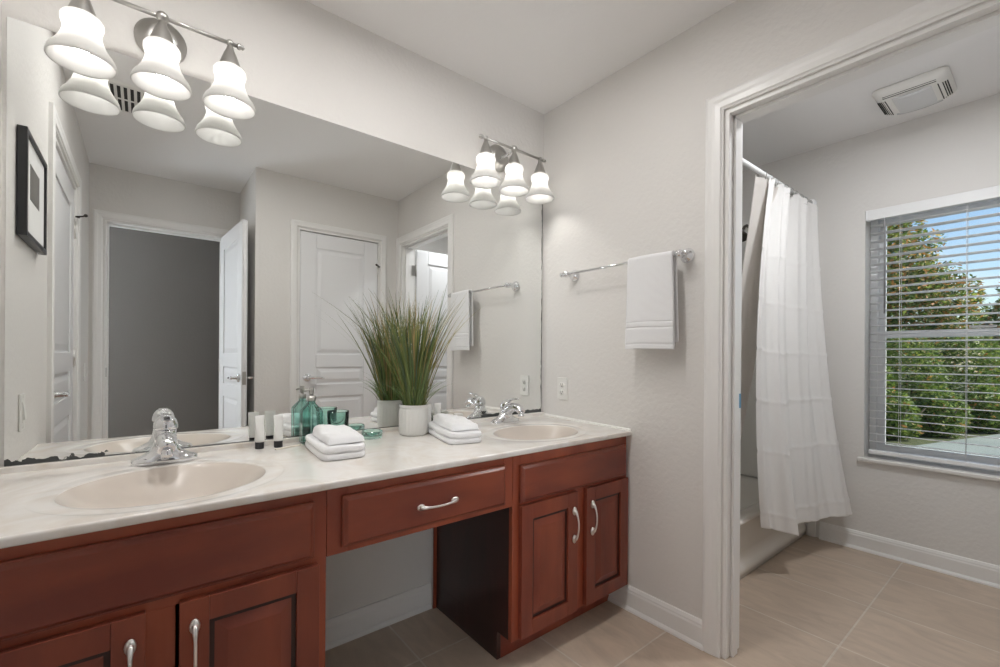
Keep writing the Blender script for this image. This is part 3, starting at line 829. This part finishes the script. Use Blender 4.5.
plate('light_switch', 'white rocker switch on the left wall, seen in the mirror below the picture', 'switch', (-1.995, -.272, .94), PI / 2, 'switch')
plate('light_switch', 'white rocker switch beside the entry doorway, seen in the mirror', 'switch', (-1.995, -2.17, 1.0), PI / 2, 'switch')

# ------------------------------------------------------------------ picture on the left wall
pf = thing('framed_picture', 'black framed picture with white mat on the left wall, seen in the mirror', 'picture', (-1.995, -.30, 1.47))
y0, y1, z0, z1 = -.535, -.182, 1.475, 1.800
mb = MB(); framebox(mb, -1.993, -1.9705, y0, y1, z0, z1, .017); mb.build('frame', MAT['frame_black'], pf, .0015)
MB().box(-1.993, -1.977, y0 + .017, y1 - .017, z0 + .017, z1 - .017).build('mat_board', MAT['mat_board'], pf)
MB().box(-1.977, -1.9762, -.425, -.270, 1.605, 1.715).build('print', mottled('grey_print', (.08, .075, .07), (.16, .15, .14), 5, .5), pf)

# ------------------------------------------------------------------ ceiling register (seen in the mirror) and exhaust fan
vt = thing('ceiling_register', 'white slotted air register on the ceiling, seen in the mirror behind the left light', 'vent', (-1.72, -1.27, CEIL))
MB().loft([[(-1.86, -1.44, CEIL - .001), (-1.58, -1.44, CEIL - .001), (-1.58, -1.10, CEIL - .001), (-1.86, -1.10, CEIL - .001)], [(-1.845, -1.425, CEIL - .009), (-1.595, -1.425, CEIL - .009), (-1.595, -1.115, CEIL - .009), (-1.845, -1.115, CEIL - .009)]], (True, True), False).build('frame', MAT['white_plastic'], vt)
for r0, r1 in ((-1.408, -1.280), (-1.260, -1.132)):
    for i in range(10):
        x = -1.832 + i * .0258
        MB().box(x, x + .0135, r0, r1, CEIL - .0098, CEIL - .0088).build('slot', MAT['slot'], vt)

def fill_downlight(label, x, y, r, m, group=None):  # unseen ceiling light added to brighten a room
    t = thing('recessed_light', label, 'light', (x, y, CEIL), 0, group)
    MB().lathe([(r + .016, -.0005), (r + .016, -.004), (r + .010, -.007), (r, -.005), (r, -.0005)], (x, y, CEIL), 'Z', 40, (False, False)).build('trim_ring', MAT['vinyl'], t)
    MB().lathe([(r, -.001), (r, -.003), (.001, -.0035)], (x, y, CEIL), 'Z', 40, (False, True)).build('lens', m, t)
for lab, x in (('added unseen ceiling fill light nearest the left wall', -1.72), ('added unseen ceiling fill light in the middle of the vanity room', -1.25), ('added unseen ceiling fill light nearest the doorway wall', -.78)):
    fill_downlight(lab, x, -.73, .075, MAT['lamp_main'], 'added ceiling fill lights')  # added to spread even light over the vanity room
fill_downlight('added unseen ceiling fill light in the hall', -2.3, -3.0, .06, MAT['lamp_hall'])  # added to lift the dim hall
fill_downlight('added unseen ceiling fill light in the toilet room', .62, -1.45, .09, MAT['lamp_bath'])  # added to brighten the toilet room
fan = thing('exhaust_fan', 'white bathroom exhaust fan with lens on the toilet room ceiling', 'fan', (1.25, -1.31, CEIL))
def rrect(x0, x1, y0, y1, z, rad, n=6):
    out = []
    for cx, cy, a0 in ((x1 - rad, y1 - rad, 0), (x0 + rad, y1 - rad, PI / 2), (x0 + rad, y0 + rad, PI), (x1 - rad, y0 + rad, 1.5 * PI)):
        for k in range(n + 1):
            a = a0 + PI / 2 * k / n; out.append((cx + rad * math.cos(a), cy + rad * math.sin(a), z))
    return out
MB().loft([rrect(1.098, 1.400, -1.445, -1.172, CEIL - .001, .030), rrect(1.098, 1.400, -1.445, -1.172, CEIL - .010, .030), rrect(1.112, 1.386, -1.432, -1.185, CEIL - .030, .028), rrect(1.14, 1.36, -1.41, -1.207, CEIL - .040, .02)], (True, True), True).build('grille_cover', MAT['white_plastic'], fan)
mb = MB()
def lens(u, v):
    x = 1.168 + u * .222; y = -1.395 + v * .172
    return (x, y, CEIL - .036 - .013 * (1 - (2 * v - 1) ** 2) * (1 if u < .8 else 1 - (u - .8) * 2) )
mb.grid(lens, 14, 14); o = mb.build('lens', plain('fan_lens', (.70, .71, .72), .12), fan); md = o.modifiers.new('thickness', 'SOLIDIFY'); md.thickness = .006; md.offset = -1 if False else 1
for i in range(5):
    for y, s in ((-1.402 - i * .0075, 1), (-1.213 + i * .0075, 1)):
        MB().box(1.17 + i * .004, 1.36 - i * .004, y - .0018, y + .0018, CEIL - .0412 + i * .0018, CEIL - .036 + i * .0018).build('slot', MAT['slot'], fan)
for i in range(2):
    MB().box(1.128 - i * .010 + .01, 1.132 - i * .010 + .01, -1.40, -1.21, CEIL - .0408 + i * .004, CEIL - .030 + i * .004).build('slot', MAT['slot'], fan)

# ------------------------------------------------------------------ bathtub, surround, shower head, rod, curtain
tub = thing('bathtub', 'cream alcove bathtub behind the shower curtain', 'bathtub', (.855, -.38, 0))
X0, X1, Y0, Y1, RH = .112, 1.598, -.760, -.022, .300
mb = MB()
def apr(x): return [(x, Y0 + .018, 0), (x, Y0, .004), (x, Y0, .055), (x, Y0 + .010, .064), (x, Y0 + .012, .128), (x, Y0 + .002, .142), (x, Y0 + .004, RH - .030), (x, Y0 - .006, RH - .020), (x, Y0 - .008, RH - .008), (x, Y0, RH), (x, Y0 + .012, RH + .002)]
mb.loft([apr(X0), apr(X1)], (False, False), True, False)
mb.build('apron', MAT['tub'], tub)
mb = MB()
rings = []
for ins, z in ((0, RH - .02), (.012, RH + .002), (.065, RH + .002), (.085, RH - .012), (.105, RH - .10), (.13, .09), (.18, .06)):
    rings.append(rrect(X0 + (ins if ins > .02 else .002), X1 - (ins if ins > .02 else .002), Y0 + ins, Y1 - (ins if ins > .02 else .002), z, max(.01, min(.10, ins * 1.2)), 6))
mb.loft(rings, (False, True), True); mb.build('basin', MAT['tub'], tub)
MB().lathe([(.034, 0), (.034, .004), (.022, .008), (.001, .009)], (.74, Y1 - .100, .245), 'Y', 20).build('overflow_plate', MAT['dark_metal'], tub)
sr = thing('shower_surround', 'white acrylic shower wall surround above the tub', 'shower surround', (.855, -.02, .33))
mb = MB(); mb.box(.112, 1.599, -.020, -.001, RH + .002, 2.07); mb.box(.112, .128, -.80, -.020, RH + .003, 2.07); mb.box(1.585, 1.599, -.815, -.020, RH + .003, 2.07); mb.box(1.588, 1.599, -.815, -.770, 0, RH + .003)
mb.build('wall_panels', MAT['surround'], sr, .003)
sh = thing('wall_shower', 'dark shower head on the wall above the tub, half hidden by the door jamb', 'shower head', (1.584, -.41, 2.03))
MB().tube([(1.5842, -.41, 2.03), (1.55, -.41, 2.035), (1.515, -.41, 2.02), (1.49, -.41, 1.99)], .009, 12).build('shower_arm', MAT['dark_metal'], sh)
mb = MB(); mb.M = Matrix.Translation((1.487, -.41, 1.985)) @ Matrix.Rotation(math.radians(35), 4, 'Y')
mb.lathe([(.011, .005), (.015, -.01), (.030, -.028), (.044, -.045), (.046, -.058), (.040, -.062), (.001, -.063)], (0, 0, 0), 'Z', 24); mb.build('head', MAT['dark_metal'], sh)
rd = thing('shower_rod', 'white shower curtain rod spanning the tub alcove', 'curtain rod', (.855, -.78, 2.092))
MB().cyl((.1285, -.78, 2.090), (1.5845, -.78, 2.094), .0125, 20).build('tube', MAT['vinyl'], rd)
MB().lathe([(.030, 0), (.030, -.006), (.018, -.016)], (1.5845, -.78, 2.094), 'X', 24).build('flange', MAT['vinyl'], rd)
MB().lathe([(.030, 0), (.030, .006), (.018, .016)], (.1285, -.78, 2.090), 'X', 24).build('flange', MAT['vinyl'], rd)

cu = thing('shower_curtain', 'white woven shower curtain drawn to the window side, hem flared outside the tub', 'shower curtain', (1.18, -.79, 2.07))
def lerp_pts(pts, t):
    for a, b in zip(pts, pts[1:]):
        if t <= b[0]:
            k = (t - a[0]) / (b[0] - a[0]); k = k * k * (3 - 2 * k) * .5 + k * .5
            return [a[i] + (b[i] - a[i]) * k for i in range(1, len(a))]
    return list(pts[-1][1:])
TOPC = [(0, .845, -.798), (.25, 1.02, -.792), (.5, 1.20, -.796), (.75, 1.39, -.792), (1, 1.545, -.796)]
MIDC = [(0, .640, -.822), (.25, .86, -.835), (.5, 1.08, -.832), (.75, 1.32, -.845), (1, 1.535, -.880)]
BOTC = [(0, .715, -.824), (.12, .80, -.865), (.30, .905, -.925), (.40, .99, -.885), (.62, 1.16, -.905), (.80, 1.36, -.955), (1, 1.535, -1.015)]
HEM = [(0, .275, 0), (.3, .22, 0), (.42, .235, 0), (1, .213, 0)]
def drape(u, v):
    xt, yt = lerp_pts(TOPC, u); xm, ym = lerp_pts(MIDC, u); xb, yb = lerp_pts(BOTC, u)
    zt, zb = 2.066, lerp_pts(HEM, u)[0]
    k = v
    a = 2 * (k - .5) * (k - 1); b = 4 * k * (1 - k); c = 2 * k * (k - .5)
    x = xt * a + xm * b + xb * c; y = yt * a + ym * b + yb * c
    amp = .024 * (1 - v) ** .8 + .011
    ph = u * 2 * PI * 3.6 + .9 * math.sin(u * 6 + .5) + .7 * v
    fold = math.sin(ph); fold = math.copysign(abs(fold) ** .65, fold)
    y += -amp * (fold * .8 + .22 * math.sin(3.1 * ph + 1.2 - 1.5 * v)) * min(1, 8 * u + .3) - .004
    x += .014 * math.cos(ph) * (1 - .6 * v)
    z = zt + (zb - zt) * v + (.010 * math.cos(ph * 2) if v < .02 else 0)
    for cr in (.22, .36, .50, .64, .78, .955): y -= .0032 * math.exp(-((v - cr) / .0055) ** 2)
    y = min(y, -.776 - .002 * u) if v > .6 else y
    return (min(x, 1.572), y, z)
mb = MB(); mb.grid(drape, 150, 260, uv=(1.4, 1.85)); o = mb.build('fabric', MAT['curtain'], cu, fix=False)
md = o.modifiers.new('thickness', 'SOLIDIFY'); md.thickness = .0018
LT = [(0, .745, -.786), (1, 1.10, -.784)]; LM = [(0, .615, -.71), (1, .98, -.705)]; LB = [(0, .46, -.59), (1, .85, -.595)]
def liner(u, v):
    xt, yt = lerp_pts(LT, u); xm, ym = lerp_pts(LM, u); xb, yb = lerp_pts(LB, u)
    a = 2 * (v - .5) * (v - 1); b = 4 * v * (1 - v); c = 2 * v * (v - .5)
    return (xt * a + xm * b + xb * c, yt * a + ym * b + yb * c + .012 * math.sin(u * 14), 2.062 + (.20 - 2.062) * v)
mb = MB(); mb.grid(liner, 40, 40, uv=(.6, 1.85)); o = mb.build('liner', MAT['liner'], cu, fix=False)
md = o.modifiers.new('thickness', 'SOLIDIFY'); md.thickness = .0015
for i in range(10):
    x = .835 + i * .0775
    mb = MB(); mb.tube([(x + .004 * math.sin(a * .5), -.78 + .021 * math.sin(a), 2.0835 + .025 * math.cos(a)) for a in [k * 2 * PI / 16 for k in range(17)]], .0022, 8)
    mb.sphere((x, -.793, 2.060), .006, 8, 6)
    mb.build('hook', MAT['steel'], cu)

# ------------------------------------------------------------------ things on the counter
Z0 = CT + .0005      # objects are built level on the height at the wall and then settled on the sloping top
random.seed(7)
def folded_towel(name, label, cat, group, x0, x1, y0, y1, z, layers, th, seed, rot=0, skew=0.0, tilt=0.0):
    """folded terry cloth: stacked soft folds, with the fold edge toward the room"""
    r = thing(name, label, cat, ((x0 + x1) / 2, (y0 + y1) / 2, z), 0, group)
    cx, cy = (x0 + x1) / 2, (y0 + y1) / 2; hx, hy = (x1 - x0) / 2, (y1 - y0) / 2
    for k in range(layers):
        mb = MB(); zb = z + k * th; n = 26; m = 12
        sh = random.Random(seed + k).uniform(-.003, .003)
        rings = []
        for j in range(m + 1):
            t = -PI / 2 + PI * j / m
            ins = .5 * th * (1 - max(0, math.cos(t)) ** .6); zz = zb + th / 2 + math.sin(t) * th * .5
            ring = []
            for i in range(4 * n):
                q = i // n; f = (i % n) / n
                c = [(-1, -1), (1, -1), (1, 1), (-1, 1)]; a, b = c[q], c[(q + 1) % 4]
                px, py = a[0] + (b[0] - a[0]) * f, a[1] + (b[1] - a[1]) * f
                L = max(abs(px), abs(py)); rr = (abs(px) ** 7 + abs(py) ** 7) ** (1 / 7)
                px, py = px / rr, py / rr
                X = px * (hx - ins) + sh; Y = py * (hy - ins)
                wz = .0035 * mnoise.noise(Vector((X * 22 + seed, Y * 22, k * 1.7))) + tilt * (Y / hy) * (k + 1) / layers
                wx = .0022 * mnoise.noise(Vector((X * 30, Y * 30 + seed, 5 + k)))
                X += skew * Y
                cr, sr_ = math.cos(rot), math.sin(rot)
                ring.append((cx + X * cr - Y * sr_ + wx, cy + X * sr_ + Y * cr + wx, zz + (wz if k or j > m / 2 else 0)))
            rings.append(ring)
        # top cap as inner rings
        for sc in (.8, .55, .3, .05):
            ring = []
            for p in rings[m]:
                X, Y = cx + (p[0] - cx) * sc, cy + (p[1] - cy) * sc
                ring.append((X, Y, p[2] * sc + (zb + th) * (1 - sc) + (.003 + .004 * mnoise.noise(Vector((X * 25, Y * 25, seed)))) * (1 - sc)))
            rings.append(ring)
        mb.loft(rings, (True, True), True)
        mb.build('fold', MAT['towel'], r)
    return r
folded_towel('folded_towel', 'white folded hand towel, lower of the stack beside the green bottle', 'towel', 'folded hand towels', -1.266, -1.124, -.372, -.100, Z0, 2, .0215, 3, -.06)
folded_towel('folded_towel', 'white folded hand towel, lower of the stack left of the right sink', 'towel', 'folded hand towels', -.805, -.664, -.397, -.108, Z0, 2, .0215, 8, -.21)
def draped_cloth(label, x0, x1, y0, y1, z, seed, rot=0):
    r = thing('washcloth', label, 'washcloth', ((x0 + x1) / 2, (y0 + y1) / 2, z), 0, 'washcloths on the folded towels')
    for k in range(2):
        mb = MB()
        def surf(u, v, k=k):
            X = x0 + (x1 - x0) * u; Y = y0 + (y1 - y0) * v
            ex = min(u, 1 - u, v, 1 - v)
            h = .0105 * (k + 1) * min(1, (ex / .05)) ** .45
            hump = .013 * math.exp(-((v - .80 + .25 * u) / .20) ** 2) * (1 - .55 * u) * k - .005 * k * math.exp(-((v - .45 + .3 * u) / .12) ** 2) + .006 * k * math.exp(-((u - .25) / .25) ** 2) * math.exp(-((v - .5) / .5) ** 2)
            w = .0040 * mnoise.noise(Vector((X * 24, Y * 24, seed + k))) + .0018 * mnoise.noise(Vector((X * 60, Y * 60, seed + k)))
            cx, cy = (x0 + x1) / 2, (y0 + y1) / 2; dx, dy = X - cx, Y - cy; X, Y = cx + dx * math.cos(rot) - dy * math.sin(rot), cy + dx * math.sin(rot) + dy * math.cos(rot)
            return (X + .006 * mnoise.noise(Vector((Y * 14, seed, k))), Y + .010 * (u - .5) + .006 * mnoise.noise(Vector((X * 14, seed + 3, k))), z + h + hump * min(1, ex / .12) + w * min(1, ex / .1) + .0012)
        mb.grid(surf, 30, 36)
        # underside
        def under(u, v):
            p = surf(u, v); return (p[0], p[1], z + .0008 + k * .001)
        mb.grid(under, 30, 36)
        mb.build('fold', MAT['towel'], r)
    return r
draped_cloth('white washcloth crumpled on top of the towel stack beside the green bottle', -1.246, -1.128, -.352, -.130, Z0 + .0462, 2, -.06)
draped_cloth('white washcloth crumpled on top of the towel stack left of the right sink', -.786, -.670, -.375, -.130, Z0 + .0462, 11, -.23)

# green soap dispenser
sd = thing('soap_dispenser', 'green glass pump soap bottle beside the lotion tubes', 'soap dispenser', (-1.222, -.062, Z0))
mb = MB(); mb.M = Matrix.Translation((-1.222, -.062, Z0)) @ Matrix.Rotation(.35, 4, 'Z')
outer = [(.034, 0), (.0395, .004), (.0395, .114), (.038, .119), (.017, .140), (.0135, .144), (.0135, .152)]
inner = [(.0105, .152), (.0105, .143), (.013, .138), (.034, .116), (.0350, .112), (.0350, .010), (.001, .009)]
mb.lathe(outer + inner, (0, 0, 0), 'Z', 8, (True, True), False); mb.build('bottle', MAT['green_glass'], sd, .0025)
mb = MB(); mb.M = Matrix.Translation((-1.222, -.062, Z0 + .152))
mb.lathe([(.0140, 0), (.0140, .016), (.0060, .0175), (.0055, .022), (.0080, .023), (.0080, .047), (.0070, .048), (.001, .048)], (0, 0, 0), 'Z', 24)
pu = mb.build('pump', MAT['steel'], sd)
mb = MB(); mb.tube([(-1.222, -.062, Z0 + .190), (-1.234, -.058, Z0 + .191), (-1.246, -.054, Z0 + .187)], [.005, .0042, .0032], 10); mb.build('nozzle', MAT['steel'], pu)
mb = MB(); mb.tube([(-1.222, -.062, Z0 + .150), (-1.222, -.062, Z0 + .014)], .0022, 8); mb.build('dip_tube', MAT['white_plastic'], pu)
# tumbler and soap dish
tm = tag(MB().lathe([(.033, 0), (.0355, .003), (.039, .108), (.0385, .110), (.0365, .108), (.0335, .012), (.001, .010)], (-1.128, -.070, Z0), 'Z', 40).build('glass_tumbler', MAT['green_glass']), 'green glass tumbler behind the left towel stack', 'tumbler')
dd = tag(MB().lathe([(.036, 0), (.039, .003), (.0395, .026), (.038, .028), (.036, .026), (.0345, .010), (.001, .008)], (-1.005, -.095, Z0), 'Z', 40).build('soap_dish', MAT['green_glass']), 'low round green glass soap dish left of the grass pot', 'soap dish')

# lotion tubes
def make_tube(label, loc, rz):
    r = thing('lotion_tube', label, 'lotion tube', loc, rz, 'small white lotion tubes')
    MB().lathe([(.0135, 0), (.0140, .002), (.0140, .021), (.0120, .023)], (0, 0, 0), 'Z', 24).build('cap', MAT['black_plastic'], r, local=True)
    rings = []
    for i in range(9):
        t = i / 8; rx = .0150 + .0028 * t; ry = .0150 * (1 - t) ** .8 + .0012
        rings.append([(rx * math.cos(2 * PI * k / 28), ry * math.sin(2 * PI * k / 28), .023 + .078 * t) for k in range(28)])
    rings.append([(.0180 * math.cos(2 * PI * k / 28), .0012 * math.sin(2 * PI * k / 28), .112) for k in range(28)])
    b = MB().loft(rings).build('tube_body', MAT['tube_white'], r, local=True)
    return r
t1 = make_tube('white lotion tube with black cap, left one by the green bottle', (-1.388, -.058, Z0), .5)
for lab, loc, rz in (('white lotion tube with black cap, nearer the green bottle', (-1.332, -.070, Z0), .35),
                     ('white lotion tube with black cap behind the grass pot, seen in the mirror', (-.741, -.062, Z0), .2),
                     ('white lotion tube behind the right towel stack, seen in the mirror', (-.695, -.062, Z0), .1)):
    c = copy_tree(t1); c.location = loc; c.rotation_euler = (0, 0, rz); c['label'] = lab
for i, (x, y) in enumerate(((-.637, -.062), (-.588, -.066))):
    j = thing('lidded_jar', ('small clear jar behind the right towel stack, left of two', 'small clear jar behind the right towel stack, nearer the faucet')[i], 'jar', (x, y, Z0), 0, 'small clear jars')
    MB().lathe([(.018, 0), (.020, .003), (.020, .042), (.018, .045), (.016, .042), (.016, .006), (.001, .005)], (x, y, Z0), 'Z', 28).build('jar_body', MAT['clear_glass'], j)
    MB().lathe([(.0195, .045), (.0205, .046), (.0205, .056), (.019, .058), (.001, .058)], (x, y, Z0), 'Z', 28).build('lid', MAT['white_plastic'], j)
tag(MB().loft([[(-1.352 + a, -.105 + b, Z0 + c) for a, b, c in ((0, 0, 0), (.004, -.010, 0), (.004, -.010, .003), (0, 0, .003))], [(-1.262 + a, -.078 + b, Z0 + c) for a, b, c in ((0, 0, 0), (.004, -.010, 0), (.004, -.010, .003), (0, 0, .003))]], (True, True), False).build('wrapped_stick', MAT['paper']), 'thin paper-wrapped stick lying in front of the lotion tubes', 'stick')

# potted grass
PX, PY = -.836, -.112
pg = thing('potted_grass', 'tall artificial grass in a ribbed white pot between the towel stacks', 'plant', (PX, PY, Z0))
mb = MB(); seg = 96; prof = [(.050, 0), (.056, .004), (.0585, .012), (.0585, .098), (.0565, .104), (.0555, .108), (.0575, .112), (.0575, .121), (.0545, .122), (.0530, .119), (.0530, .100)]
rings = []
for r, h in prof:
    ring = []
    for i in range(seg):
        a = 2 * PI * i / seg; k = 1 + (.012 * (1 if i % 4 < 2 else -1) if .01 < h < .1 else 0)
        ring.append((PX + r * k * math.cos(a), PY + r * k * math.sin(a), Z0 + h))
    rings.append(ring)
mb.loft(rings, (True, False)); mb.build('pot', MAT['ceramic'], pg)
MB().lathe([(.0535, .104), (.03, .108), (.001, .109)], (PX, PY, Z0), 'Z', 24, (False, True)).build('moss', MAT['soil'], pg)
mb = MB(); rg = random.Random(21)
def blade(base, az, h, lean, bend, w, mi, droop=0):
    d = Vector((math.cos(az), math.sin(az), 0)); s = Vector((-d.y, d.x, 0)); tw = rg.uniform(-.9, .9)
    s = (s * math.cos(tw) + d * math.sin(tw)); n = 9; L, R = [], []
    for i in range(n + 1):
        t = i / n
        p = Vector(base) + d * (lean * t + bend * t ** 2.6) * h + Vector((0, 0, h * (t - droop * t ** 3)))
        p.y = min(p.y, -.010)
        ww = w * (1 - t ** 2.2) * .5 * (.55 + .45 * min(1, 6 * t)) + .00025
        L.append(mb.v(p - s * ww)); R.append(mb.v(p + s * ww))
    mb.mi = mi
    for i in range(n): mb.f([L[i], R[i], R[i + 1], L[i + 1]], True)
for i in range(250):
    a = rg.uniform(0, 2 * PI); rr = .040 * math.sqrt(rg.random()); az = a + rg.uniform(-.5, .5)
    h = rg.triangular(.24, .520, .43); xx = math.cos(a) * rr
    c = rg.random(); warm = .35 + 6 * xx
    mi = (3 if c < warm * .45 else 2) if c < warm else (0 if c < .7 else (1 if c < .92 else 4))
    blade((PX + math.cos(a) * rr, PY + math.sin(a) * rr, Z0 + .105), az, h, rg.uniform(-.05, .22) + rr * 2.0, rg.uniform(0, .30), rg.uniform(.0038, .0072), mi, rg.uniform(0, .05))
for i in range(90):
    a = rg.uniform(0, 2 * PI); rr = .046 * math.sqrt(rg.random())
    blade((PX + math.cos(a) * rr, PY + math.sin(a) * rr, Z0 + .108), a + rg.uniform(-.4, .4), rg.uniform(.07, .17), rg.uniform(.3, .75), rg.uniform(.1, .5), rg.uniform(.003, .0045), rg.choice((0, 1, 5, 5)), rg.uniform(.1, .45))
for az, h, lean, bend in ((PI * 1.02, .45, .30, .55), (PI * 1.08, .44, .28, .36), (.0, .47, .30, .40), (-.25, .47, .2, .5), (PI * .97, .40, .42, .12), (-.05, .30, .52, .1), (PI * 1.15, .47, .12, .42)):
    blade((PX + .03 * math.cos(az), PY + .03 * math.sin(az), Z0 + .105), az, h, lean, bend, .005, 1 if abs(az) > 1 else 2, .04)
mb.build('grass_blades', BLADES, pg, fix=False)

bpy.context.view_layer.update()
for o in list(COL.objects):
    if o.parent is None and o.get('category') in ('towel', 'washcloth', 'soap dispenser', 'tumbler', 'soap dish', 'lotion tube', 'jar', 'stick', 'plant') and o.name[:10] != 'hand_towel':
        if o.type == 'EMPTY': y = o.location.y
        else: y = sum(v.co.y for v in o.data.vertices) / len(o.data.vertices)
        R_ = Matrix.Translation((0, y, Z0)) @ Matrix.Rotation(math.atan(SLOPE), 4, 'X') @ Matrix.Translation((0, -y, -Z0))
        o.matrix_world = Matrix.Translation((0, 0, SLOPE * y)) @ R_ @ o.matrix_world

# ------------------------------------------------------------------ garden seen through the window
GZ = -.15
structure('ground', MB().box(1.81, 60, -40, 40, GZ - .2, GZ), MAT['lawn'])
mb = MB()
poly = [(1.9, -9), (24, -9), (24, -5.4), (9.2, -1.12), (6.6, -.42), (5.7, -.22), (4.2, .25), (1.9, .25)]
mb.loft([[(x, y, GZ + .001) for x, y in poly], [(x, y, GZ + .03) for x, y in poly]], (True, True), False)
pt = structure('patio', mb, MAT['concrete'])
pt.name = 'patio'
def foliage(mb, c, rx, ry, rz, n, rg, size, warm):
    for i in range(n):
        while True:
            p = Vector((rg.uniform(-1, 1), rg.uniform(-1, 1), rg.uniform(-1, 1)))
            if p.length < 1: break
        p = p.normalized() * (.62 + .38 * rg.random() ** .6) if rg.random() < .75 else p
        k = 1 + .22 * mnoise.noise(p * 2.3 + Vector((c[0], c[1], c[2])))
        q = Vector((c[0] + p.x * rx * k, c[1] + p.y * ry * k, c[2] + p.z * rz * k))
        if q.z < GZ + .02: continue
        a = Vector((rg.uniform(-1, 1), rg.uniform(-1, 1), rg.uniform(-.5, .7))).normalized()
        b = a.cross(Vector((rg.uniform(-1, 1), rg.uniform(-1, 1), rg.uniform(-1, 1)))).normalized()
        s = size * rg.uniform(.6, 1.3)
        t = rg.random()
        mb.mi = (3 if rg.random() < .7 else 4) if t < warm else (2 if t < warm + .2 else (1 if t < .62 else (0 if t < .9 else 5)))
        e = a.cross(b) * s * .12
        vs = [mb.v(q - a * s), mb.v(q + b * s * .38 + e), mb.v(q + a * s), mb.v(q - b * s * .38 + e)]
        mb.f([vs[0], vs[1], vs[2], vs[3]])
def tree(label, base, blobs, n, size, warm, trunk, seed):
    rg = random.Random(seed)
    r = thing('tree', label, 'tree', base)
    mb = MB(); tot = sum(b[3] * b[4] * b[5] for b in blobs)
    for x, y, z, rx, ry, rz in blobs:
        foliage(mb, (base[0] + x, base[1] + y, z), rx, ry, rz, int(n * rx * ry * rz / tot), rg, size, warm)
    mb.build('foliage', LEAVES, r, fix=False)
    mb = MB(); mb.tube([(base[0], base[1], GZ), (base[0] + .04, base[1], GZ + trunk * .4), (base[0] - .03, base[1] + .05, GZ + trunk)], [.13, .10, .05], 10)
    for k in range(6):
        a = k * 1.1; h = GZ + trunk * (.35 + .08 * k)
        mb.tube([(base[0], base[1], h), (base[0] + math.cos(a) * .5, base[1] + math.sin(a) * .5, h + .45), (base[0] + math.cos(a) * .9, base[1] + math.sin(a) * .9, h + 1.0)], [.05, .03, .012], 7)
    mb.build('trunk', MAT['bark'], r)
    return r
tree('tall broadleaf tree with orange new leaves outside the window', (12.6, 1.0, GZ), [(0, 0, 2.2, 1.4, 1.5, 1.3), (0, 0, 3.3, 1.2, 1.15, 1.1), (0, -.05, 4.2, .8, .75, .85), (0, -.9, 2.3, 1.0, .9, 1.0)], 26000, .062, .26, 4.4, 5)
tree('smaller broadleaf tree at the right of the window view', (16.0, -1.6, GZ), [(0, 0, 1.9, 1.3, 1.2, 1.1), (0, .1, 2.9, .7, .7, .7)], 9000, .07, .24, 2.8, 9)
def shrub(label, base, rx, ry, rz, n, seed):
    rg = random.Random(seed)
    r = thing('shrub', label, 'shrub', base, 0, 'hedge shrubs behind the patio')
    mb = MB(); foliage(mb, (base[0], base[1], GZ + rz * .8), rx, ry, rz, n, rg, .040, .05); mb.build('foliage', LEAVES, r, fix=False)
    mb = MB()
    for k in range(5):
        a = k * 1.26; mb.tube([(base[0] + .08 * math.cos(a), base[1] + .08 * math.sin(a), GZ), (base[0] + .25 * math.cos(a), base[1] + .25 * math.sin(a), GZ + rz * .7), (base[0] + .4 * math.cos(a), base[1] + .4 * math.sin(a), GZ + rz * 1.2)], [.02, .014, .006], 6)
    mb.build('stems', MAT['bark'], r)
SHR = [('pale green low shrub at the left corner of the patio', (6.65, .50, GZ), .46, .40, .50, 5000), ('dense green hedge shrub behind the patio at the left', (8.3, .62, GZ), .64, .62, .98, 9000),
       ('dense green hedge shrub behind the patio, second from the left', (9.6, .06, GZ), .66, .62, 1.0, 9000), ('dense green hedge shrub behind the patio, third from the left', (11.0, -.62, GZ), .66, .66, 1.02, 9000),
       ('dense green hedge shrub behind the patio at the right', (12.5, -1.35, GZ), .70, .70, 1.05, 9000),
       ('low yellow-green shrub at the patio edge, left of three', (7.55, -.12, GZ), .42, .34, .42, 4500), ('low yellow-green shrub at the patio edge, middle of three', (8.55, -.56, GZ), .44, .34, .42, 4500),
       ('low yellow-green shrub at the patio edge, right of three', (9.75, -.98, GZ), .46, .36, .44, 4500)]
for i, (lab, b, rx, ry, rz, n) in enumerate(SHR): shrub(lab, b, rx, ry, rz, n, 40 + i)
